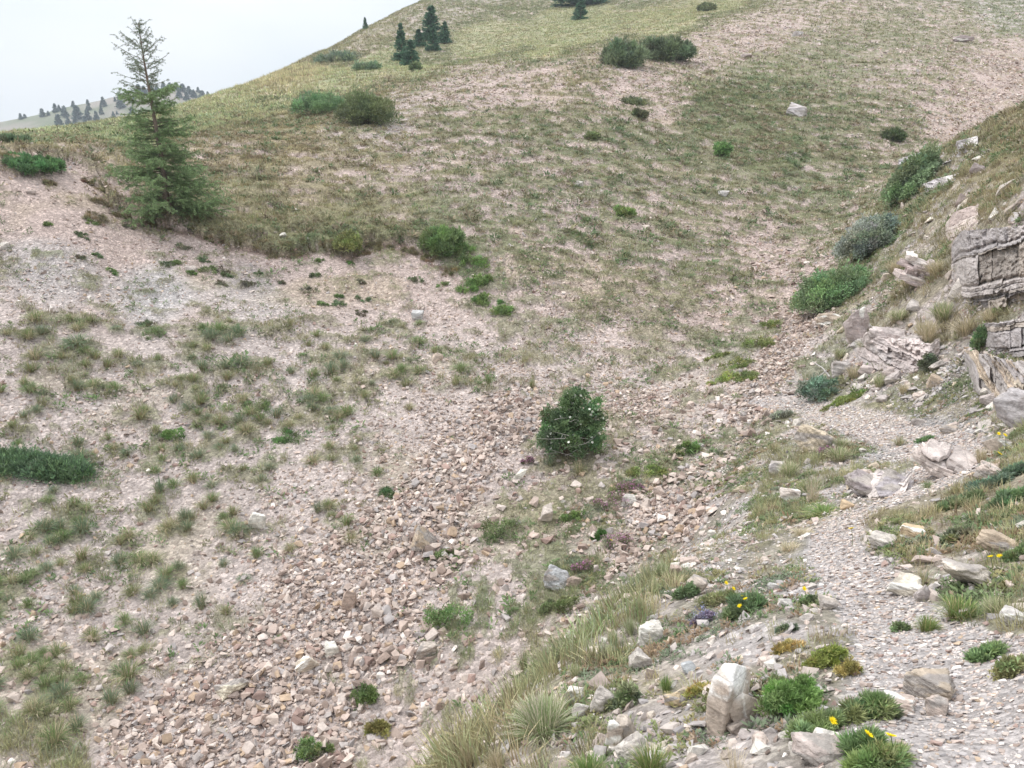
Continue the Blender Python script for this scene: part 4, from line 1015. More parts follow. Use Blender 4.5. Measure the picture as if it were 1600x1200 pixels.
ROCKS = [
 # label, u, v(foot), w, h, colour, seed, tilt, lichen
 ('white topped block standing upright in the left scree, near two bright tussocks', 403, 828, 24, 28, WHT, 1, (0,.2)),
 ('tan cube shaped stone with a pale top, largest in the mid scree', 662, 862, 38, 34, (.47,.38,.29), 2, (.2,.5)),
 ('brown upright slab standing in the scree below the tan cube', 548, 956, 22, 36, (.40,.31,.26), 3, (0,.1)),
 ('flat cream coloured slab lying in the lower scree', 364, 1092, 46, 24, (.74,.67,.54), 4, (.1,0)),
 ('rounded pale stone in the scree right of the cream slab', 520, 1026, 20, 22, WHT, 5, (0,0)),
 ('long pale tan stone lying diagonally above the cream slab', 480, 1050, 34, 20, (.58,.50,.41), 6, (0,-.4)),
 ('dark rounded stone beside the green plants in the lower scree', 667, 1030, 36, 22, (.38,.33,.29), 7, (0,0)),
 ('pale oval stone standing below the rose bush', 852, 818, 22, 32, (.56,.49,.44), 8, (.1,.1)),
 ('thin white stone leaning left of the rose bush', 811, 752, 15, 24, (.66,.62,.55), 9, (0,.6)),
 ('smooth blue grey boulder below the purple flowers', 871, 922, 42, 30, (.38,.38,.385), 10, (0,.3)),
 ('brown flat stone touching the blue grey boulder', 897, 917, 24, 14, BRN, 11, (0,.3)),
 ('pinkish rounded stone on the scree right of the rose bush', 1029, 776, 18, 20, (.47,.38,.33), 12, (0,0)),
 ('half buried light stone beneath the purple flowers', 983, 791, 24, 15, (.52,.49,.45), 13, (0,0)),
 ('white stone in the upper part of the lower scree', 1112, 840, 15, 13, WHT, 14, (0,0)),
 ('pale stone on the path bench in the middle of the slope', 683, 566, 16, 18, (.60,.49,.41), 15, (0,.3)),
 ('grey flat stone on bare soil above the tussock slope', 653, 500, 20, 18, (.44,.43,.42), 16, (.2,.2)),
 ('lilac grey boulder alone on the open upper slope', 1241, 181, 34, 23, (.46,.42,.42), 17, (0,.2)),
 ('dark brown boulder high up near the top right corner', 1501, 66, 30, 14, (.27,.22,.21), 18, (0,0)),
 ('pale flat rock on the eroded ridge near the top of the slope', 1247, 56, 18, 11, (.45,.41,.40), 19, (0,0)),
 ('flat lilac slab on the slope below the ridge', 1165, 91, 20, 9, (.43,.36,.34), 20, (0,0)),
 ('small pale stone pair in the middle of the far slope', 1131, 306, 18, 10, (.52,.49,.47), 21, (0,0)),
 ('light stone on the striped slope left of centre', 905, 292, 12, 11, (.54,.5,.46), 22, (0,0)),
 ('flat light rock beside the small yellow green bush', 1006, 358, 20, 8, (.5,.43,.38), 23, (0,0)),
 ('pale stone at the left edge of the bare bank', 3, 390, 22, 14, (.55,.5,.46), 24, (0,0)),
 ('white stone resting on the grassy turf edge', 443, 372, 10, 9, WHT, 25, (0,0)),
 ('small pale slab on the bare soil at the far left, below the bank', 298, 424, 20, 10, (.52,.45,.41), 26, (0,0)),
 ('brown stone on the bare bank beneath the low juniper', 50, 304, 14, 8, (.33,.27,.24), 27, (0,0)),
 ('big pink boulder with a rounded head at the lowest willow', 1340, 538, 46, 66, (.43,.365,.35), 30, (.1,-.15)),
 ('broad pink boulder with cracks right of the rounded one', 1378, 556, 62, 50, (.44,.385,.37), 31, (.1,.2)),
 ('grey pink slab leaning on the rocky bank below the grass', 1416, 560, 50, 38, (.43,.39,.38), 32, (.2,-.3)),
 ('flat topped brown block under the lowest willow', 1292, 508, 36, 20, (.38,.31,.25), 33, (0,.1)),
 ('small pinkish boulder beneath the cracked pink boulder', 1383, 590, 30, 24, (.43,.365,.34), 34, (0,0)),
 ('light grey rounded boulder by the stream bed', 1310, 588, 32, 26, (.47,.43,.41), 35, (0,0)),
 ('pinkish stone wedged beside the stream bed boulders', 1352, 590, 24, 20, (.42,.36,.34), 36, (0,0)),
 ('big sandy pale boulder at the near edge of the gully crossing', 1268, 706, 56, 38, (.58,.49,.38), 37, (0,.4)),
 ('large smooth grey boulder at the right edge under the cliff', 1588, 668, 66, 60, (.40,.37,.37), 38, (0,0)),
 ('tilted sandy boulder right of the path beneath yellow flowers', 1553, 706, 34, 32, (.47,.40,.34), 39, (0,.5)),
 ('pink flat rock right of the path above the green plants', 1540, 748, 42, 22, (.48,.40,.36), 40, (0,.2)),
 ('ochre stone standing at the grassy path edge', 1323, 796, 20, 17, (.50,.38,.26), 41, (0,0)),
 ('ochre broken rock in the grass right of the path', 1425, 842, 36, 18, (.52,.40,.27), 42, (0,0)),
 ('rounded grey stone with grass around it right of the path', 1380, 856, 42, 20, (.48,.44,.40), 43, (0,0)),
 ('long ochre edged slab right of the path with flowers before it', 1560, 868, 66, 28, (.47,.38,.29), 44, (0,.15)),
 ('white sloping rock with a shaded hollow beside the path', 1415, 932, 54, 24, (.66,.60,.51), 45, (0,-.1)),
 ('grey rough stone against the white sloping rock', 1442, 940, 26, 24, (.38,.34,.33), 46, (0,0)),
 ('wide pale boulder behind the green grass right of the path', 1512, 925, 84, 34, (.54,.48,.42), 47, (0,.1)),
 ('pale grey stone in front of the grass at the right edge', 1578, 978, 40, 24, (.47,.44,.42), 48, (0,0)),
 ('long tan rock with a dark hollow lying beside the lower path', 1452, 1092, 72, 34, (.54,.45,.36), 49, (.0,-.1)),
 ('brown rounded stone just below the long tan rock', 1462, 1118, 34, 26, (.42,.35,.31), 50, (0,0)),
 ('flat pinkish slab left of the long tan rock', 1400, 1112, 52, 18, (.50,.41,.36), 51, (0,0)),
 ('pink rough boulder at the bottom edge beside the path', 1275, 1192, 84, 38, (.45,.38,.35), 52, (0,.1)),
 ('ochre block lying flat under the green tussock', 1050, 1106, 34, 20, (.50,.40,.27), 53, (0,-.25)),
 ('pale crumbly rock at the grassy rim of the bank', 1016, 1006, 40, 34, (.62,.58,.53), 54, (0,0)),
 ('white broken rock below the crumbly rim rock', 1002, 1046, 34, 30, (.62,.57,.52), 55, (0,.4)),
 ('pale pinkish rock with sharp edges above the big tussock', 1018, 1060, 24, 18, (.55,.46,.41), 56, (0,0)),
 ('white knobbly stone beside the large straw tussock', 896, 1102, 28, 24, (.64,.60,.55), 57, (0,0)),
 ('lower white knobbly stone beside the large straw tussock', 905, 1122, 26, 20, (.60,.57,.53), 58, (0,.3)),
 ('rough pinkish white boulder on the rim above the bottom tussocks', 940, 1112, 34, 32, (.55,.50,.46), 59, (0,.3)),
 ('curved pale rock on the bank, left half of a broken pair', 958, 1166, 32, 36, (.55,.46,.39), 60, (0,.3)),
 ('curved tan rock on the bank, right half of a broken pair', 978, 1160, 30, 38, (.58,.50,.43), 61, (0,-.3)),
 ('long white slab leaning below the broken pair of rocks', 986, 1194, 50, 36, (.60,.55,.50), 62, (0,-.7)),
 ('thin dark slate standing on edge on the bank', 1075, 1052, 24, 14, (.40,.41,.42), 63, (0,-.3)),
 ('pale triangular stone by the upper end of the grassy rim', 1089, 928, 30, 24, (.54,.46,.40), 64, (0,0)),
 ('flat pink topped stone at the upper end of the grassy rim', 1077, 884, 30, 13, (.53,.43,.38), 65, (0,0)),
 ('brown stone tucked under the flat pink topped one', 1056, 900, 22, 18, (.40,.31,.27), 66, (0,0)),
 ('dull grey stone right of the yellow flowered plant', 1225, 950, 22, 16, (.46,.43,.41), 67, (0,0)),
 ('pale rounded stone beside the dry plant at the path edge', 1292, 952, 32, 18, (.52,.46,.41), 68, (0,0)),
 ('small block of grey stone at the left of the path plants', 1206, 924, 20, 14, (.50,.48,.46), 69, (0,0)),
 ('dark crumbly rock on the inner side of the path bend', 1350, 776, 62, 30, (.30,.26,.26), 70, (0,.2)),
 ('splintered grey rock forming the right part of the crumbly knob', 1398, 772, 58, 40, (.33,.30,.31), 71, (0,-.2)),
 ('pale stone in the hollow of the bank under the dry grass', 1235, 782, 34, 20, (.50,.44,.40), 72, (0,.3)),
 ('weathered grey boulder on the outer path edge beneath the sandy one', 1212, 742, 26, 22, (.44,.40,.39), 73, (0,0)),
 ('light brown chunk at the cliff foot above the shale', 1458, 606, 28, 20, (.46,.37,.29), 74, (0,.3)),
 ('flat dark stone at the foot of the shale slope', 1434, 664, 22, 9, (.36,.32,.30), 75, (0,0)),
 ('brown flat stone on the shale right of the flat dark one', 1482, 678, 26, 12, (.42,.35,.29), 76, (0,0)),
 ('white stone at the lip of the rocky bank beneath the dry grass', 1428, 484, 24, 18, (.55,.5,.47), 77, (0,0)),
 ('pale block at the grassy end of the lowest willow', 1385, 438, 16, 13, (.62,.53,.44), 78, (0,0)),
 ('dark rock sticking out of the dry grass on the right bank', 1527, 272, 24, 20, (.31,.26,.25), 79, (0,.4)),
 ('brown jagged rock poking out above the cliff', 1500, 322, 18, 24, (.33,.27,.25), 80, (0,.1)),
]
for (lab, u, v, w, h, col_, sd, tl) in ROCKS:
    R_ = np.linalg.norm(hit(u, v) - EYE)
    rock('boulder' if w * R_ / F_PX > .25 else 'stone', lab, u, v, w * 1.05, h, tuple(np.array(col_) * (.74 if col_[0] > .5 else .88)), 500 + sd, tilt=tl, lichen=((.62, .60, .56) if sd % 3 == 0 else (.30, .27, .25)) if w > 24 else None, rough=.035 if w > 30 else .02)

# rough stones of the verges and rubble under the cliff
r_ = np.random.default_rng(31)
RUB = [rock_mesh('stone', (1, .8, .6), 700 + k, c, 12, 2, .03) for k, c in enumerate([(.50,.44,.38),(.42,.38,.35),(.48,.44,.40),(.33,.28,.245),(.42,.39,.38),(.44,.37,.29),(.37,.325,.31),(.52,.49,.45),(.44,.37,.33),(.34,.31,.30)])]
def rubble(n, ur, vr, s0, s1, label, group, zones, rmax=14, flatk=1.0, seed=0):
    q_ = np.random.default_rng(seed); c_ = 0; t_ = 0
    while c_ < n and t_ < 20000:
        t_ += 1; u, v = q_.uniform(*ur), q_.uniform(*vr); p = hit(u, v)
        if np.linalg.norm(p - EYE) > rmax or fat(pathm, p[0], p[1]) > .05 or not zones(u, v): continue
        if fbm(np.array([p[0] * 1.6]), np.array([p[1] * 1.6]), 3, 66)[0] + q_.normal(0, .06) < .0: continue
        s_ = min(s0 * math.exp(abs(q_.normal(0, .6))), s1)
        o = bpy.data.objects.new('stone', RUB[int(q_.integers(0, 10))]); C.objects.link(o)
        n_ = nat(p[0], p[1]); qq = Vector((n_ + q_.normal(0, .25, 3)).tolist()).to_track_quat('Z', 'Y')
        o.location = (p + n_ * s_ * .08).tolist(); o.rotation_euler = (qq @ Matrix.Rotation(q_.uniform(0, 6.28), 3, 'Z').to_quaternion()).to_euler()
        o.scale = tuple(float(a) for a in s_ * q_.uniform(.75, 1.2, 3) * np.array([1, 1, flatk]))
        thing(o, label, 'stone', group); c_ += 1
rubble(120, (880, 1610), (760, 1195), .032, .11, 'rough loose stone among herbs and chips on the verge of the footpath', 'rough stones on the path verges', lambda u, v: u > 1000 - (v - 900) * .7, 8, .9, 1)
rubble(60, (1310, 1605), (500, 700), .09, .26, 'broken rock lying on the rocky bank below the slate cliff', 'rubble below the slate cliff', lambda u, v: v > 480 and (u > 1350 or v < 620), 14, .7, 2)
rubble(50, (1150, 1420), (590, 800), .05, .16, 'weathered stone on the grassy outer bank below the upper path', 'stones on the outer bank', lambda u, v: True, 12, .8, 3)
rubble(45, (1410, 1600), (210, 460), .10, .32, 'grey rock poking out of the dry grass on the upper right bank', 'rocks in the upper right bank', lambda u, v: v > 560 - .24 * u, 26, .6, 4)

# the tall split rock in the foreground: a pale upright slab with a lower wedge behind
def big_rock():
    p = hit(1128, 1150); kk = np.linalg.norm(p - EYE) / F_PX
    d = p - EYE; d[2] = 0; d /= np.linalg.norm(d); rt = np.array([d[1], -d[0], 0])
    def pt(u, v, dep):                                      # a corner dep metres behind the rock's foot plane
        r0 = ray(u, v); t = (np.dot(p - EYE, d) + dep) / np.dot(r0, d); return EYE + r0 * t
    A = [pt(1104, 1092, .03), pt(1103, 1170, .03), pt(1113, 1060, .05), pt(1131, 1036, .10), pt(1150, 1036, .11), pt(1141, 1078, .01), pt(1134, 1118, 0), pt(1126, 1172, .0),
         pt(1168, 1042, .15), pt(1174, 1056, .15), pt(1170, 1092, .10), pt(1150, 1150, .06), pt(1112, 1165, .20), pt(1135, 1040, .24), pt(1168, 1046, .26), pt(1160, 1150, .24)]
    B = [pt(1137, 1112, .01), pt(1150, 1086, .04), pt(1160, 1082, .07), pt(1182, 1090, .10), pt(1195, 1104, .13), pt(1192, 1116, .11), pt(1176, 1132, .05), pt(1152, 1140, .02),
         pt(1160, 1150, .08), pt(1190, 1108, .28), pt(1150, 1090, .26), pt(1190, 1140, .2)]
    bm = bmesh.new(); Vs, Fs, off = [], [], 0
    for S_ in (A, B):
        b2 = bmesh.new()
        for q in S_: b2.verts.new((np.array(q) - p).tolist())
        res = bmesh.ops.convex_hull(b2, input=b2.verts[:])
        dead = list({g for g in res['geom_interior'] + res['geom_unused'] if isinstance(g, bmesh.types.BMVert)})
        bmesh.ops.delete(b2, geom=dead, context='VERTS')
        bmesh.ops.dissolve_limit(b2, angle_limit=.12, verts=b2.verts[:], edges=b2.edges[:])
        bmesh.ops.bevel(b2, geom=b2.edges[:], offset=.004, segments=1, affect='EDGES', clamp_overlap=True)
        bmesh.ops.triangulate(b2, faces=b2.faces[:])
        for _ in range(4):
            bmesh.ops.subdivide_edges(b2, edges=[e for e in b2.edges if e.calc_length() > .014], cuts=1); bmesh.ops.triangulate(b2, faces=b2.faces[:])
        bmesh.ops.recalc_face_normals(b2, faces=b2.faces[:])
        b2.verts.index_update(); b2.normal_update()
        P = np.array([v.co[:] for v in b2.verts]); N_ = np.array([v.normal[:] for v in b2.verts])
        f = fbm(P[:, 0] * 14 + P[:, 2] * 9, P[:, 1] * 14 - P[:, 2] * 11, 5, 77, .6)
        P = P + N_ * (f * .007)[:, None]
        Vs.append(P); Fs.append(np.array([[v.index for v in q.verts] for q in b2.faces]) + off); off += len(P); b2.free()
    V = np.concatenate(Vs)
    zt = V[:, 2] / (120 * kk)
    m = ss(zt + .8 * fbm(V[:, 0] * 16, V[:, 2] * 10, 4, 8), .45, .62)[:, None]
    cc = np.array([.42, .35, .295]) * (1 - m) + np.array([.68, .66, .64]) * m
    vein = ss(np.abs(fbm(V[:, 0] * 7 + V[:, 1] * 4, V[:, 2] * 5, 3, 19)), .016, .004)[:, None]
    cc = cc * (1 - vein * .7) + np.array([.75, .73, .70]) * vein * .7
    me = mesh_np('boulder', V, Fs, cc * (1 + .3 * fbm(V[:, 0] * 30, V[:, 2] * 30 + V[:, 1] * 20, 3, 5))[:, None]); me.materials.append(M_rock)
    o = obj('boulder', me); o.location = p.tolist()
    thing(o, 'tall split foreground boulder with a chalky white top and brown sides', 'boulder')
big_rock()

# ------------------------------------------------------------------ layered slate outcrops
def outcrop(label, u, v, wpx, hpx, nlay, dip, cols, seed, depth=.5, back=.25, spread=1.0, jag=.35):
    """slabs piled in tilted strata; (u, v) is the middle of the foot"""
    r_ = np.random.default_rng(seed)
    p = hit(u, v); R_ = np.linalg.norm(p - EYE); kk = R_ / F_PX
    W, H = wpx * kk, hpx * kk; D = max(W * depth, .3)
    Vs, Fs, Cs, off = [], [], [], 0
    zc = -.15 * H
    while zc < H:
        th = H / nlay * r_.uniform(.35, 1.9); t = np.clip(zc / H, 0, 1)
        npieces = r_.integers(1, 4)
        for q in range(npieces):
            wd = W * r_.uniform(.35, 1.0) / (1 + .35 * (npieces - 1)) * (1 - .35 * t * spread)
            cx = (r_.uniform(-.5, .5) * (W - wd)); cy = r_.uniform(-.06, .10) * D + back * D * t
            m = 16; a = np.linspace(0, 2 * math.pi, m, endpoint=False) + r_.normal(0, .1, m)
            rd = 1 + r_.normal(0, .13 * jag / .35, m)
            sq = 1 / np.maximum(np.abs(np.cos(a)), np.abs(np.sin(a))) ** .6
            X = cx + np.cos(a) * sq * rd * wd / 2; Y = cy + np.sin(a) * sq * rd * D / 2
            top = np.stack([X, Y, np.full(m, zc + th) + r_.normal(0, .12 * th, m)], -1)
            bot = np.stack([X * 1.0 + r_.normal(0, .012 * W, m), Y + r_.normal(0, .02 * D, m), np.full(m, zc - .01)], -1)
            mid = (top + bot) / 2 + np.stack([np.cos(a), np.sin(a), 0 * a], -1) * (r_.uniform(-.2, .5) * th)
            V = np.concatenate([bot, mid, top, top.mean(0, keepdims=True), bot.mean(0, keepdims=True)])
            k = np.arange(m); k2 = (k + 1) % m
            Fq = np.concatenate([np.stack([k, k2, k2 + m], -1), np.stack([k, k2 + m, k + m], -1), np.stack([k + m, k2 + m, k2 + 2 * m], -1), np.stack([k + m, k2 + 2 * m, k + 2 * m], -1),
                                 np.stack([k + 2 * m, k2 + 2 * m, np.full(m, 3 * m)], -1), np.stack([k2, k, np.full(m, 3 * m + 1)], -1)])
            Vs.append(V); Fs.append(Fq + off); off += len(V)
            c0 = np.array(cols[r_.integers(0, len(cols))]) * r_.uniform(.75, 1.25)
            Cs.append(c0[None] * r_.uniform(.8, 1.2, (len(V), 1)))
        zc += th * r_.uniform(.55, 1.0)
    V = np.concatenate(Vs)
    V = V + np.stack([fbm(V[:, 2] * 4, V[:, 1] * 3, 3, seed), fbm(V[:, 0] * 4, V[:, 2] * 3, 3, seed + 1), .5 * fbm(V[:, 0] * 3, V[:, 1] * 3, 3, seed + 2)], -1) * .10 * H
    cd, sd_ = math.cos(dip), math.sin(dip)
    X, Z = V[:, 0] * cd - V[:, 2] * sd_ * .3, V[:, 2] + V[:, 0] * sd_
    V = np.stack([X, V[:, 1], Z], -1)
    me = mesh_np('rock_outcrop', V, Fs, np.concatenate(Cs)); me.materials.append(M_rock)
    o = obj('rock_outcrop', me)
    d = p - EYE; d[2] = 0; d /= np.linalg.norm(d)
    o.location = (p + d * D * .42).tolist(); o.rotation_euler = (0, 0, -math.atan2(d[0], d[1]))
    return thing(o, label, 'rock outcrop')
SL = [(.34,.31,.315),(.26,.235,.235),(.42,.38,.37),(.30,.26,.24),(.38,.33,.29)]
SO = [(.46,.36,.25),(.36,.32,.31),(.50,.41,.30),(.27,.24,.235),(.33,.30,.30),(.42,.34,.27)]
def cliff(label, us, vb, vt, fwd, nlay, dip, cols, seed, amp=.07, nu=150, nt=130):
    """a broken face of tilted strata standing out of the bank between foot line vb and top line vt"""
    uu = np.linspace(us[0], us[-1], nu); B = np.array([hit(a, np.interp(a, us, vb)) for a in uu]); T = np.array([hit(a, np.interp(a, us, vt)) for a in uu])
    ker = np.ones(15) / 15
    sm = lambda A: np.stack([np.convolve(np.pad(A[:, q], 7, 'edge'), ker, 'valid') for q in range(3)], -1)
    B, T = sm(B), sm(T)
    p = B.mean(0); d = p - EYE; d[2] = 0; d /= np.linalg.norm(d); rt = np.array([d[1], -d[0], 0])
    q0 = T - EYE; r0 = np.hypot(q0[:, 0], q0[:, 1]); rb = np.hypot(B[:, 0], B[:, 1])      # the top edge comes forward along the line of sight
    rf = np.maximum(r0 * (1 - fwd) + rb * fwd, rb + .03); Tf = EYE + q0 * (np.minimum(rf, r0) / r0)[:, None]
    H = float(np.mean(np.linalg.norm(Tf - B, axis=1)))
    tcap = .86
    t = np.linspace(-.12, 1, nt)
    s_ = (uu - uu[0]) / (uu[-1] - uu[0]); W = float(np.linalg.norm(B[-1] - B[0]))
    Sg, Tg = np.meshgrid(s_ * W, t, indexing='ij')
    face = np.clip(Tg / tcap, -.3, 1)[..., None]; cap = np.clip((Tg - tcap) / (1 - tcap), 0, 1)[..., None]
    P = B[:, None] * (1 - face) + Tf[:, None] * face
    P = P * (1 - cap) + (T[:, None] + d * .12 - np.array([0, 0, .05])) * cap
    y = np.clip(Tg / tcap, -.3, 1) * H
    fault = np.floor(Sg / .55 + 1.3 * fbm(y * 2, Sg * .5, 2, seed + 20)); 
    lw = (y + dip * Sg + .05 * H * fbm(Sg * 1.6, y * 2.2, 3, seed) + .10 * H * _hash(fault, fault * 0, seed + 21)) / H
    thk = np.random.default_rng(seed).lognormal(0, 1.0, nlay * 4); cum = np.cumsum(thk) / thk.sum() * 4 - 1.5
    lw = lw + .25 / nlay * fbm(Sg * 6, y * 9, 3, seed + 2)
    Li = np.clip(np.searchsorted(cum, lw.ravel()).reshape(lw.shape), 1, len(cum) - 1); L = Li.astype(float)
    fr = (lw - cum[Li - 1]) / (cum[Li] - cum[Li - 1])
    segx = np.floor(Sg / (.16 + .5 * _hash(L, L * 0, seed + 3)) + 7 * _hash(L, L * 0 + 3, seed + 4))
    off_ = _hash(L, segx, seed + 5) - .45 + .5 * (_hash(np.floor(L / 3), np.floor(Sg / .4 + _hash(np.floor(L / 3), L * 0, 8)), seed + 6) - .5)
    notch = -(ss(fr, .16, 0) + ss(fr, .88, 1)) * .55
    disp = amp * (off_ + notch + .9 * fbm(Sg * 14, y * 22, 4, seed + 7) + 1.6 * fbm(Sg * 2.5, y * 2.5, 3, seed + 8))
    ed = np.minimum(ss(s_ + .0, 0, .26), ss(s_, 1, .86))[:, None] * ss(Tg, -.1, .06)
    disp = disp * (.25 + .75 * ed) - (1 - ed) * .22
    P = P - d * (disp * (1 - cap[..., 0] * .7))[..., None] + np.array([0, 0, 1]) * (cap[..., 0] * .05 * fbm(Sg * 9, Tg * 9, 4, seed + 9))[..., None]
    P = P + rt * (.03 * fbm(Sg * 9, y * 9, 3, seed + 10))[..., None]
    pal = np.array(cols); ci = (_hash(np.floor(L / 2), np.floor(segx / 3), seed + 11) * len(pal)).astype(int) % len(pal)
    cc = pal[ci] * (.88 + .24 * _hash(L, segx, seed + 12))[..., None]
    idq = np.arange(nu * nt).reshape(nu, nt)
    Fq = np.stack([idq[:-1, :-1], idq[1:, :-1], idq[1:, 1:], idq[:-1, 1:]], -1).reshape(-1, 4)
    me = mesh_np('rock_outcrop', (P - p).reshape(-1, 3), [Fq], cc.reshape(-1, 3)); me.materials.append(M_rock)
    o = obj('rock_outcrop', me); o.location = p.tolist()
    return thing(o, label, 'rock outcrop')
SL = [(.31,.285,.285),(.235,.215,.215),(.38,.345,.335),(.27,.24,.22),(.35,.305,.27)]
SO = [(.42,.35,.28),(.35,.32,.31),(.45,.39,.32),(.30,.27,.265),(.36,.33,.33),(.44,.36,.29)]
LG = [(.44,.41,.42),(.36,.33,.34),(.50,.47,.46)]
cliff('tall layered slate cliff at the right edge of the bank', [1482, 1500, 1560, 1640], [462, 484, 488, 476], [392, 362, 356, 350], .8, 15, -.10, SL, 1, .14, 230, 240)
cliff('grey banded ledge on the crest of the right bank', [1402, 1440, 1480, 1530], [262, 262, 250, 232], [250, 236, 224, 212], .7, 8, -.2, LG, 3, .10)
cliff('ochre and grey slabs jutting out over the shale', [1502, 1530, 1580, 1650], [596, 624, 622, 610], [556, 552, 566, 566], .9, 9, .38, SO, 4, .12)
cliff('grey layered ledge at the right edge below the cliff', [1530, 1560, 1600, 1660], [560, 562, 560, 556], [514, 502, 500, 496], .8, 9, -.05, SL, 5, .11)
cliff('grey strata falling away under the banded ledge on the crest', [1432, 1460, 1500], [308, 296, 284], [292, 280, 270], .7, 6, .3, LG, 7, .08, 90, 60)
cliff('brown jagged strip of rock crossing the right bank', [1476, 1490, 1516, 1530], [392, 396, 372, 352], [352, 332, 322, 320], .5, 8, .3, [(.32,.26,.24),(.40,.34,.31)], 8, .08, 80, 80)
cliff('pinkish broken rock face beside the rounded pink boulder', [1330, 1360, 1420, 1470], [566, 578, 590, 570], [540, 526, 526, 536], .6, 3, .35, [(.40,.35,.34),(.44,.385,.37),(.37,.335,.33)], 9, .17)
outcrop('crumbling pinkish ledge under the dry grass, left of the cliff', 1440, 446, 78, 26, 7, -.3, [(.42,.36,.34),(.34,.28,.27),(.5,.45,.42)], 6, .5)
cliff('splintery dark rock knob inside the bend of the path', [1318, 1345, 1385, 1424], [774, 778, 776, 768], [764, 740, 738, 758], .7, 6, .3, [(.35,.31,.31),(.42,.38,.38),(.29,.255,.255),(.47,.42,.40)], 19, .07, 150, 100)
outcrop('low tilted slabs at the foot of the shale above the path', 1478, 745, 88, 16, 5, -.25, [(.44,.38,.35),(.38,.33,.31)], 10, .5)

# ------------------------------------------------------------------ tussocks, one by one
def tussock_mesh(seed, nb, droop, wblade, green, dry, dryfrac, spread=.5):
    V, Fc, T, br = tuft_proto(nb, seed, spread, droop, wblade, 4)
    r_ = np.random.default_rng(seed + 5)
    per = len(V) // nb
    isd = np.repeat(r_.random(nb) < dryfrac, per); j_ = np.repeat(r_.uniform(.75, 1.3, nb), per)
    t = ss(T, .0, .45)[:, None]
    gcl = np.array(green)[None] * j_[:, None]; dcl = np.array(dry)[None] * j_[:, None]
    cc = np.where(isd[:, None], dcl, np.array(dry) * .8 * (1 - t) + gcl * t)
    me = mesh_np('grass_tussock', V, [Fc], cc); me.materials.append(M_grass); return me
G1, G2, G3, STR = (.17, .245, .095), (.165, .225, .135), (.21, .25, .11), (.50, .42, .29)
T_SM = [tussock_mesh(900 + k, 190, 1.15, .014, g, STR, dfr) for k, (g, dfr) in enumerate([(G1, .12), (G2, .15), (G3, .25), (G1, .3), (G2, .08), (G3, .45), (G1, .1), (G2, .2)])]
T_SM2 = [tussock_mesh(940 + k, 130, 1.0, .017, g, (.36, .29, .18), dfr) for k, (g, dfr) in enumerate([(G1, .2), (G3, .35), (G2, .2), (G3, .2)])]
def tussock(u, v, wpx, hpx, me, label, group=None, seed=0, name='grass_tussock', sag=.12):
    p = hit(u, v); kk, kh_ = px_scale(p)
    n_ = nat(p[0], p[1]); a = Vector((n_ * .35 + np.array([0, 0, .8])).tolist()).normalized()
    o = bpy.data.objects.new(name, me); C.objects.link(o)
    o.location = (p - np.array([0, 0, .01])).tolist()
    q = a.to_track_quat('Z', 'Y'); o.rotation_euler = (q @ Matrix.Rotation(seed * 1.7, 3, 'Z').to_quaternion()).to_euler()
    fw = .5 if not (860 < u < 1050 and 890 < v < 1085) else .25
    o.scale = (wpx * kk * fw, wpx * kk * fw, hpx * kh_ * (.85 if fw == .5 else .6))
    return thing(o, label, 'grass tussock' if 'tussock' in name else 'plant', group)

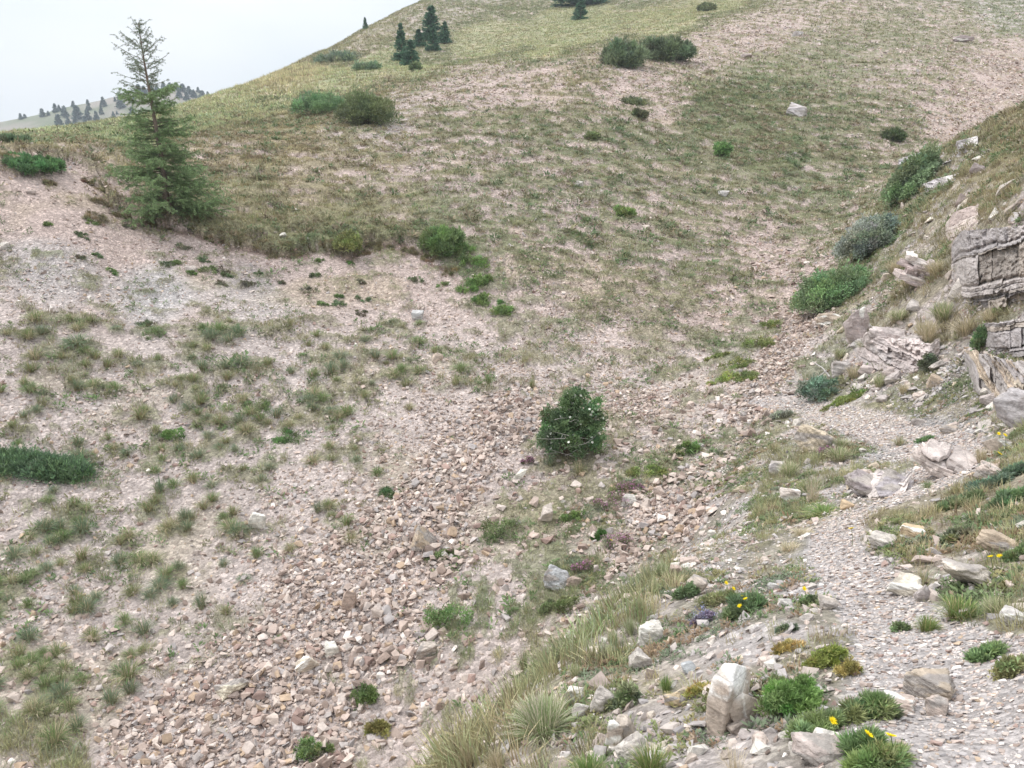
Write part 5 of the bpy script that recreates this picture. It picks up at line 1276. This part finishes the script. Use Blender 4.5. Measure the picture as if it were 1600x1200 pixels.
NAMED = [
 (590, 742, 30, 24, 0, 'bright green tussock right of centre on the tussock slope, alone on gravel'),
 (497, 800, 26, 34, 1, 'slender green tussock standing between the white topped block and the scree'),
 (550, 848, 36, 34, 5, 'yellowish tussock at the left margin of the scree'),
 (290, 808, 34, 26, 4, 'vivid green round tussock on the mid left slope'),
 (401, 870, 30, 34, 0, 'straw based tussock just below the white topped block'),
 (350, 884, 26, 24, 1, 'small tussock left of the straw based one'),
 (453, 860, 30, 24, 5, 'olive yellow tussock beside the straw based one'),
 (286, 918, 30, 28, 0, 'green tussock with a dry trailing base on the lower left slope, upper of three'),
 (270, 945, 28, 24, 4, 'dark green tussock on the lower left slope, left one of three'),
 (316, 950, 34, 50, 1, 'tall tussock on the lower left slope, right one of three'),
 (225, 990, 44, 40, 1, 'broad tussock hanging down the lower left slope'),
 (45, 948, 34, 30, 0, 'fresh green tussock near the left edge of the lower slope'),
 (45, 1000, 48, 36, 4, 'large dark tussock at the left edge above the bottom corner'),
 (90, 1024, 40, 36, 3, 'olive tussock right of the large dark one near the left edge'),
 (145, 1000, 46, 34, 2, 'loose olive tussock on the gravel of the lower left slope'),
 (200, 1060, 60, 46, 3, 'wide half dry tussock above the lower scree'),
 (85, 1160, 60, 46, 3, 'big half dry tussock near the bottom left corner, left of a pair'),
 (122, 1140, 44, 40, 1, 'big blue green tussock near the bottom left corner, right of a pair'),
 (437, 1002, 28, 16, 6, 'small fresh green clump alone in the lower scree'),
 (453, 508, 24, 22, 5, 'pale rounded tussock at the foot of the bare bank'),
 (373, 524, 52, 30, 1, 'dark wide tussock in the row under the bare bank'),
 (120, 536, 58, 24, 4, 'wide green tussock at the left end of the path bench'),
 (55, 500, 50, 26, 2, 'greyish tussock on the bench at the far left'),
 (55, 560, 46, 30, 5, 'dry tussock in the left corner of the tussock slope'),
 (250, 770, 40, 40, 1, 'blue green tussock with drooping blades on the left slope'),
 (130, 830, 46, 38, 4, 'dark blue green tussock low on the left slope'),
 (763, 598, 26, 28, 0, 'fresh tussock on the path bench left of the rose bush'),
 (832, 606, 22, 34, 2, 'slim pale tussock on the path bench near the rose bush'),
 (860, 728, 26, 32, 4, 'blue green tussock at the foot of the rose bush'),
 (905, 740, 34, 34, 5, 'dry tussock at the foot of the rose bush'),
 (712, 600, 34, 30, 2, 'olive tussock at the left part of the path bench'),
 (820, 1048, 34, 56, 3, 'upright tussock with seed heads in the gully bottom'),
 (640, 640, 26, 24, 5, 'thin tussock where the bench meets the scree'),
 (1126, 712, 24, 24, 1, 'grey green clump in the upper part of the stream bed'),
 (1123, 822, 18, 18, 4, 'grey green clump at the rim where scree meets the bank'),
 (1406, 696, 34, 26, 5, 'round dry tussock standing in the middle of the upper path'),
 (1210, 705, 30, 26, 5, 'dry tussock left of the sandy pale boulder'),
 (1450, 762, 30, 22, 6, 'round fresh green clump right of the dark rock knob'),
]
for k, (u, v, w, h, pi, lab) in enumerate(NAMED):
    tussock(u, v, w * .95, h * 1.0, T_SM[pi], lab, seed=k)
# the rest of the tussocks of the left slope
r_ = np.random.default_rng(77); cnt = 0; tries = 0
placed = [(a[0], a[1]) for a in NAMED]
while cnt < 210 and tries < 9000:
    tries += 1
    u, v = r_.uniform(-20, 720), r_.uniform(500, 1120)
    if v > 1000 - .1 * u and u > 250: continue
    if u > 560 and v > 620: continue
    if u > 420 and v > 850: continue
    p = hit(u, v)
    g = float(fat(GM, p[0], p[1])); dsp = min(abs(u - a) + abs(v - b) * 1.3 for a, b in placed)
    if r_.random() > .04 + .96 * g or dsp < 20: continue
    placed.append((u, v)); cnt += 1
    w = r_.uniform(20, 42) * (1 + (v - 650) / 1600)
    tussock(u, v, w, w * r_.uniform(.5, .8), (T_SM + T_SM2)[int(r_.integers(0, 12))], 'green grass tussock on the pinkish gravel of the left slope', 'tussocks of the left slope', cnt)

# foreground and rim tussocks
FG = [tussock_mesh(970 + k, nb, dr, wb, g, d, dfr, .55) for k, (nb, dr, wb, g, d, dfr) in enumerate([
    (700, 1.0, .010, (.25, .32, .155), (.62, .56, .43), .42), (420, 1.0, .014, (.17, .25, .08), (.46, .40, .22), .12), (420, .9, .014, (.20, .27, .09), (.48, .41, .22), .2),
    (260, .8, .011, (.38, .34, .20), (.58, .50, .36), .7), (120, 1.0, .009, (.5, .42, .30), (.58, .50, .37), 1.0), (500, .85, .012, (.27, .33, .155), (.62, .55, .41), .42)])]
for k, (u, v, w, h, pi, lab) in enumerate([
    (850, 1150, 120, 88, 0, 'large tussock with bleached straw blades at the bottom edge of the bank'),
    (1042, 1080, 62, 56, 1, 'dense green tussock above the ochre block'),
    (1018, 1210, 80, 64, 2, 'green tussock at the bottom edge left of the split boulder'),
    (920, 1215, 80, 44, 1, 'low green tussock at the bottom edge left of the white slab'),
    (1035, 900, 56, 50, 0, 'upright green tussock at the top end of the grassy rim'),
    (1022, 930, 54, 60, 5, 'leaning tussock with pale seed heads on the grassy rim, second from its top'),
    (1000, 962, 56, 60, 5, 'thick green tussock in the middle of the grassy rim'),
    (985, 990, 54, 58, 0, 'tussock with long dry stalks in the middle of the grassy rim'),
    (958, 1008, 56, 54, 5, 'green tussock low on the grassy rim'),
    (925, 1030, 52, 44, 3, 'straw coloured tussock low on the grassy rim'),
    (900, 1058, 56, 46, 5, 'greenish tussock between the straw one and the large one'),
    (868, 1050, 44, 44, 3, 'dry tussock at the lower end of the grassy rim'),
    (938, 1078, 50, 34, 5, 'small mixed tussock beside the rough pinkish white boulder'),
    (870, 1012, 50, 66, 4, 'thin sheaf of tall straw stalks hanging over the gully'),
    (780, 1200, 60, 44, 3, 'pale dry tussock at the bottom edge of the bank'),
    (735, 1195, 44, 44, 3, 'bleached tussock at the outermost rim of the bank'),
    (1150, 1205, 70, 56, 4, 'sparse sheaf of bleached stalks before the split boulder'),
    (1270, 782, 52, 64, 4, 'tall straw coloured grass sheaf on the outer path edge'),
    (1290, 803, 84, 15, 1, 'bright green low grass strip at the outer path edge'),
    (1232, 745, 44, 38, 5, 'green grass clump on the slope beneath the sandy boulder'),
    (1310, 718, 50, 30, 5, 'grass clump with purple flowers behind the dark rock knob'),
    (1500, 965, 90, 44, 2, 'wide patch of yellow green grass before the pale boulder'),
    (1450, 985, 52, 34, 2, 'grass clump left end of the yellow green patch'),
    (1555, 960, 54, 40, 5, 'grass clump right end of the yellow green patch'),
    (1440, 905, 40, 40, 4, 'thin dry stalks behind the white sloping rock'),
    (1535, 722, 40, 36, 3, 'brown dry tussock beside the tilted sandy boulder'),
    (1560, 730, 34, 24, 3, 'yellowish dry tussock below the tilted sandy boulder'),
    (1450, 535, 66, 56, 3, 'blond grass tussock hanging on the rocky bank'),
    (1475, 500, 60, 46, 5, 'greenish grass tussock beneath the slate cliff'),
    (1510, 520, 66, 40, 3, 'blond grass band right of the hanging tussock'),
    (1550, 500, 56, 30, 3, 'blond grass at the foot of the slate cliff'),
    (1405, 500, 48, 26, 5, 'olive grass cushion above the cracked pink boulder'),
    (1465, 428, 60, 34, 3, 'dry grass fringe at the left shoulder of the cliff'),
    (1400, 425, 56, 34, 3, 'blond grass right of the lowest willow'),
    (1420, 445, 50, 28, 3, 'dry grass above the crumbling pinkish ledge'),
    (1335, 590, 44, 28, 3, 'yellowish cushion of grass above the stream bed'),
    (1413, 615, 28, 26, 3, 'lone dry tussock on the stony bank below the rocks'),
    (1310, 560, 30, 26, 5, 'green grass in the cleft below the rounded pink boulder'),
    (1355, 545, 40, 26, 5, 'grass growing in the crack of the pink boulders'),
    (1375, 605, 32, 34, 5, 'greenish tussock on the rubble below the pink boulders'),
    (1590, 590, 60, 46, 3, 'dry grass tuft at the right edge above the grey boulder'),
    (1315, 700, 40, 24, 5, 'low grass behind the crumbly knob'),
    (1235, 860, 60, 16, 3, 'flattened brownish grass on the outer side of the path'),
    (1255, 835, 56, 13, 3, 'yellowish flat grass between path and outer edge'),
]):
    tussock(u, v, w, h, FG[pi], lab, seed=k + 3, name='grass_tussock')

# ------------------------------------------------------------------ leafy herbs, flowers
def herb(label, u, v, wpx, hpx, green, n, leaf, seed, flat=False, name='herb_plant', tipc=1.4, cat='plant', group=None):
    return shrub(name, label, cat, u, v, wpx, hpx, green, n, leaf, .3, seed, group, nl=16, depth=.8, tipc=tipc, twigs=False, flat=flat)
herb('feathery bright green herb bush beside the split boulder', 1238, 1112, 92, 56, (.105, .20, .06), 11000, (.014, .0035), 200)
herb('yellowing feathery herb above the bright green one', 1290, 1045, 60, 40, (.17, .22, .06), 5000, (.012, .003), 201, True)
herb('small reddish yellow herb left of the yellowing one', 1232, 1022, 44, 22, (.27, .25, .09), 2200, (.012, .003), 202, True)
herb('orange tinted low herb right of the yellowing one', 1325, 1060, 36, 30, (.22, .22, .08), 2200, (.012, .003), 203, True)
herb('green leafy mat at the bottom between two yellow flowers', 1275, 1150, 70, 34, (.14, .20, .085), 6000, (.02, .003), 204, True)
herb('long leaved green mat above the bottom yellow flowers', 1360, 1130, 74, 40, (.13, .19, .08), 6000, (.022, .003), 205, True)
herb('dark green grassy rosette under the middle bottom yellow flower', 1347, 1180, 44, 32, (.10, .18, .07), 3000, (.03, .004), 206, True)
herb('bright green grassy mat at the very bottom edge', 1370, 1205, 80, 34, (.13, .20, .075), 5000, (.022, .003), 207, True)
herb('green rosette carrying the cluster of yellow flowers', 1165, 965, 60, 36, (.10, .17, .075), 4200, (.03, .005), 208)
herb('pale trailing herb left of the yellow flower rosette', 1120, 950, 56, 28, (.16, .20, .09), 3000, (.016, .004), 209, True)
herb('dark green small cushion at the left path edge', 1229, 992, 30, 18, (.09, .14, .08), 2200, (.01, .003), 210, True)
herb('tiny mixed herb with a dry stalk at the path edge', 1262, 948, 24, 20, (.12, .17, .08), 1200, (.014, .004), 211, True)
herb('grey leaved plant with small blue flowers on the bank', 1097, 978, 34, 24, (.17, .17, .19), 2400, (.009, .005), 212, True)
herb('blue green herb beside the upper grassy rim', 1072, 940, 34, 34, (.12, .19, .09), 2400, (.02, .006), 213, True)
herb('leafy light green herb on the rim rocks above the bottom tussocks', 972, 1110, 44, 46, (.14, .20, .10), 3000, (.02, .006), 214, True)
herb('yellow green low herb under the dense green tussock', 1092, 1092, 38, 26, (.24, .25, .08), 2200, (.012, .003), 215, True)
herb('fresh herb right of the split boulder', 1212, 1080, 26, 30, (.13, .20, .08), 1200, (.012, .003), 216, True)
herb('green leaves hanging at the right end of the path', 1500, 1068, 1, 1, (.1, .2, .08), 10, (.01, .003), 217) if False else None
herb('green leafy tuft at the right edge beyond the path', 1540, 1062 - 30, 46, 22, (.12, .19, .08), 2600, (.02, .006), 218, True)
herb('olive leafy clump at the right edge lower down', 1582, 1060, 52, 30, (.15, .18, .08), 2600, (.016, .006), 219, True)
herb('green herb between stones right of the path', 1408, 1000 - 12, 22, 14, (.12, .18, .08), 900, (.014, .004), 220, True)
herb('green herb patch on the stony slope at the right edge', 1575, 800, 56, 34, (.10, .17, .08), 3800, (.03, .009), 221, True)
herb('blue green leafy strip under the pink flat rock', 1560, 768, 84, 36, (.10, .17, .10), 4600, (.03, .009), 222, True)
herb('scattered green herbs on rubble right of the path bend', 1500, 800, 60, 24, (.12, .18, .08), 3000, (.03, .008), 223, True)
herb('dark herb cluster left of the ochre edged slab', 1495, 850, 44, 24, (.11, .15, .08), 2200, (.025, .008), 224, True)
herb('green weeds among stones beneath the right edge slab', 1590, 880, 40, 24, (.12, .18, .08), 2000, (.02, .006), 225, True)
herb('leafy green plant below the upper path on gravel', 1445, 676 + 16, 22, 8, (.10, .18, .08), 900, (.03, .01), 226, True)
herb('silver green low plants in the gully beside the path crossing', 1215, 660, 40, 18, (.17, .21, .15), 2200, (.025, .01), 227, True)
# green plants on the scree floor
for k, (u, v, w, h, g, lab) in enumerate([
    (700, 985, 70, 40, (.10, .17, .06), 'loose green plants in the lower scree, left of the gully floor'),
    (690, 880, 50, 20, (.10, .14, .06), 'low dark plants right of the tan cube stone'),
    (780, 850, 56, 40, (.10, .15, .065), 'spreading green plants in the middle of the gully floor'),
    (570, 1105, 36, 34, (.10, .17, .055), 'green plant climbing through stones near the bottom'),
    (490, 1190, 56, 36, (.11, .18, .065), 'green plants at the bottom edge of the scree'),
    (590, 1150, 34, 24, (.18, .20, .07), 'yellowish herb near the bottom of the scree'),
    (610, 778, 34, 14, (.08, .14, .06), 'small dark plant at the left rim of the scree'),
    (872, 962, 56, 30, (.11, .15, .065), 'olive plants under the blue grey boulder'),
    (1075, 710, 34, 22, (.09, .16, .05), 'bright plant in the upper scree right of the rose bush'),
    (1010, 745, 60, 16, (.13, .18, .06), 'green mossy band in the scree right of the rose bush'),
    (895, 815, 32, 16, (.13, .20, .07), 'round yellow green plant below the rose bush'),
    (935, 845, 20, 16, (.06, .14, .04), 'tiny dark green plant among pale stones'),
    (1130, 600, 46, 20, (.16, .24, .07), 'yellow green herbs at the foot of the green strip'),
    (455, 692, 56, 18, (.075, .15, .05), 'dark leafy plants in the middle of the left slope'),
    (400, 645, 40, 20, (.10, .15, .06), 'leafy clump among tussocks in mid left slope'),
    (270, 690, 34, 20, (.09, .17, .05), 'leafy green patch above the left slope tussocks')]):
    herb(lab, u, v, w, h, g, 2600, (.022, .009), 240 + k, True)
for k, (u, v, w, h) in enumerate([(718, 402, 46, 22), (742, 425, 44, 24), (735, 458, 40, 22), (762, 480, 44, 20), (785, 492, 30, 14), (700, 385, 40, 18), (752, 445, 30, 18)]):
    herb('lush green plants in the moist strip running down the slope beside the bare bank', u, v, w, h, (.095, .165, .05), 1800, (.04, .014), 420 + k, True, group='plants of the green strip')
for k, (u, v, w, h) in enumerate([(1150, 575, 50, 18), (1185, 545, 46, 18), (1205, 515, 30, 14), (1165, 598, 40, 14), (1120, 560, 34, 12)]):
    herb('yellow green herbs along the gully margin above the path crossing', u, v, w, h, (.13, .18, .06), 1400, (.035, .012), 430 + k, True, group='herbs along the gully margin')
# small dark cushions on the bare bank
for k, (u, v, w) in enumerate([(128,374,20),(145,352,22),(200,358,16),(262,418,22),(276,413,12),(290,391,26),(318,410,20),(325,428,28),(345,428,26),(355,434,16),(300,430,14),(388,449,22),(492,434,16),(500,410,12),(482,460,24),(530,478,20),(530,466,12),(565,444,12),(567,472,22),(548,416,10),(565,494,16),(650,444,22),(692,450,18),(385,446,16),(152,403,14),(75,354,12),(126,404,12),(404,430,12),(505,478,16),(440,444,10),(225,512,20),(175,430,16),(346,448,18)]):
    shrub('cushion_plant', 'small dark green cushion plant on the bare soil bank', 'plant', u, v, w, w * .42, [(.075, .12, .055), (.085, .14, .05), (.10, .11, .07)][k % 3], 500, (.035, .012), .3, 300 + k, 'cushion plants on the bare bank', nl=7, twigs=False, flat=True)
# broken turf sods along the eroded edge
for k, (u, v, w, h) in enumerate([(250,356,34,14),(335,378,30,12),(405,393,34,14),(460,400,36,14),(515,391,30,12),(560,396,36,14),(580,388,24,10),(672,408,26,12),(705,428,26,12),(190,340,26,14),(433,399,52,22),(300,345,30,14),(150,350,36,22),(158,318,30,16),(138,290,18,10),(78,290,18,9),(370,385,34,14),(480,392,24,12),(600,392,30,12),(640,398,24,12),(20,266,40,12),(165,300,30,12),(395,250,36,10),(480,235,40,10),(415,282,30,9)]):
    shrub('turf_sod', 'brownish clump of broken turf at the upper rim of the bare bank', 'turf', u, v, w, h * .8, (.115, .115, .06), 1500, (.05, .006), .2, 340 + k, 'turf sods along the eroded rim', nl=10, twigs=False, flat=True)

# thyme with purple blossom
for k, (u, v, w, h, lab) in enumerate([(960, 800, 60, 28, 'purple flowering thyme mat on the gully floor under the rose bush'), (965, 860, 44, 24, 'thyme mat with pink blossom and one yellow flower'), (910, 895, 30, 18, 'faint purple thyme cushion above the blue grey boulder'),
                                       (985, 830 - 60, 40, 18, 'pale purple thyme mat right of the half buried stone'), (824, 726, 18, 12, 'single deep pink thyme tuft left of the rose bush'), (1293, 712, 22, 12, 'lilac flowers in the grass beside the sandy boulder')]):
    root, p, w_, h_, c, rad = herb(lab, u, v, w, h, (.11, .13, .07), 1800, (.014, .007), 380 + k, True, name='thyme_mat')
    q_ = np.random.default_rng(k); n = 260; m = q_.integers(0, len(c), n); dr = q_.normal(size=(n, 3)); dr[:, 2] = np.abs(dr[:, 2]) + .3; dr /= np.linalg.norm(dr, axis=1, keepdims=True)
    P = c[m] + dr * rad[m][:, None] * 1.05
    V, Fc, cc = leaves(P, dr + q_.normal(0, .5, (n, 3)), .014, .012, np.array([[.42, .20, .33]]) * q_.uniform(.7, 1.3, (n, 1)), k)
    obj('blossom', mesh_np('blossom', V, [Fc], cc), M_petal, root)
q_ = np.random.default_rng(3)
root = [o for o in C.objects if o.get('label', '').startswith('grey leaved plant with small blue')][0]
P = q_.normal(0, 1, (120, 3)) * np.array([.026, .026, .008]) + np.array([0, 0, .045])
V, Fc, cc = leaves(P, q_.normal(size=(120, 3)), .009, .006, np.array([[.27, .27, .40]]) * q_.uniform(.7, 1.3, (120, 1)), 1)
obj('blossom', mesh_np('blossom', V, [Fc], cc), M_petal, root)

# yellow flowers on thin stems
hb_ = []
q_ = np.random.default_rng(9); P, D = [], []
for ring, (nn_, zz, l) in enumerate([(16, .55, 1.0), (12, .8, .8), (8, 1.2, .5)]):
    for k in range(nn_):
        a = k * 2 * math.pi / nn_ + ring * .2; P.append((0, 0, .0)); D.append((math.cos(a), math.sin(a), zz * .6)); hb_.append(l)
V, Fc, cc = leaves(np.array(P), np.array(D), np.array(hb_), .28, np.tile((.85, .68, .02), (len(P), 1)), 2)
head_me = mesh_np('flower_head', V, [Fc], cc); head_me.materials.append(M_petal)
for k, (u, v, lab) in enumerate([
    (1135, 911, 'yellow flower at the top left of the cluster beside the path'), (1146, 920, 'yellow flower just right of the topmost in the cluster'), (1139, 933, 'yellow flower on the left of the green rosette'),
    (1161, 932, 'yellow flower on the right side of the rosette cluster'), (1165, 936, 'yellow flower touching the right one of the rosette cluster'), (1156, 947, 'lowest yellow flower of the rosette cluster'),
    (1257, 920, 'lone tiny yellow flower by the dry stalk at the path edge'), (1301, 1127, 'yellow flower on a long stem, leftmost of the bottom three'), (1357, 1148, 'yellow flower over the dark rosette, middle of the bottom three'),
    (1392, 1150, 'yellow flower beside stones, rightmost of the bottom three'), (1548, 870, 'left yellow flower before the ochre edged slab'), (1562, 869, 'right yellow flower before the ochre edged slab'),
    (1561, 678, 'left yellow flower above the tilted sandy boulder'), (1570, 680, 'right yellow flower above the tilted sandy boulder'), (1562, 709, 'yellow flower below the tilted sandy boulder'),
    (955, 844, 'yellow flower in the thyme mat on the gully floor'), (1330, 846 - 20, 'tiny yellow flower where the path bends')]):
    # the foot stands a hand's breadth below the head
    Lst = .11
    p0 = hit(u, v); kk = np.linalg.norm(p0 - EYE) / F_PX
    for dv in range(2, 90, 2):
        p = hit(u + 2, v + dv); 
        rr_ = ray(u, v); t = np.hypot(p[0], p[1]) / math.hypot(rr_[0], rr_[1]); top = EYE + rr_ * t
        if top[2] - p[2] > (.07 if np.linalg.norm(p - EYE) < 4 else .10): break
    root = empty('yellow_flower', Vector(p.tolist()), lab, 'flower')
    e = top - p
    V, Fc = tubes([(np.array([[0, 0, -.01], e * .5 + np.array([.006, .004, 0]), e]), [.0016, .0013, .0012])], 5)
    obj('stem', mesh_np('stem', V, [Fc], np.tile((.14, .19, .07), (len(V), 1)), True), M_leaf, root)
    o = bpy.data.objects.new('flower_head', head_me); C.objects.link(o); o.parent = root; o.location = e.tolist()
    s_ = (.0125 if kk < .004 else .017); o.scale = (s_, s_, s_); o.rotation_euler = (.5, 0, k)

# bleached dead branch by the stream bed
p = hit(1262, 612); root_l = []
for pts in ([(1228, 602), (1250, 606), (1272, 604), (1290, 592)], [(1250, 606), (1262, 612), (1280, 606)], [(1296, 596), (1284, 584), (1268, 576)]):
    root_l.append((np.array([hit(a, b) + np.array([0, 0, .06 + .02 * i_]) for i_, (a, b) in enumerate(pts)]) - p, np.linspace(.012, .006, len(pts))))
V, Fc = tubes(root_l, 6)
o = obj('dead_branch', mesh_np('dead_branch', V, [Fc], np.tile((.45, .42, .40), (len(V), 1)), True), M_bark); o.location = p.tolist()
thing(o, 'bleached dead branch lying beside the stream bed under the rocks', 'branch')

# ------------------------------------------------------------------ air
HAZE = 0.0008
bm = bmesh.new(); bmesh.ops.create_cube(bm, size=1.0)
me = bpy.data.meshes.new('haze'); bm.to_mesh(me); bm.free()
hz = bpy.data.objects.new('haze', me); C.objects.link(hz)
zlo, zhi = float(min(GZ.min(), -60)) - 1, float(max(GZ.max(), 60)) + 5
hz.scale = (1240, 1240, zhi - zlo); hz.location = (0, 0, (zlo + zhi) / 2)
hm = bpy.data.materials.new('air'); hm.use_nodes = True; hn = hm.node_tree.nodes; hn.clear()
ho = hn.new('ShaderNodeOutputMaterial'); pv = hn.new('ShaderNodeVolumePrincipled')
pv.inputs['Color'].default_value = (.80, .88, .96, 1); pv.inputs['Density'].default_value = HAZE; pv.inputs['Anisotropy'].default_value = .2
hm.node_tree.links.new(pv.outputs[0], ho.inputs['Volume']); me.materials.append(hm)
hz['kind'] = 'stuff'; hz['label'] = 'thin bluish air over the distant hill'
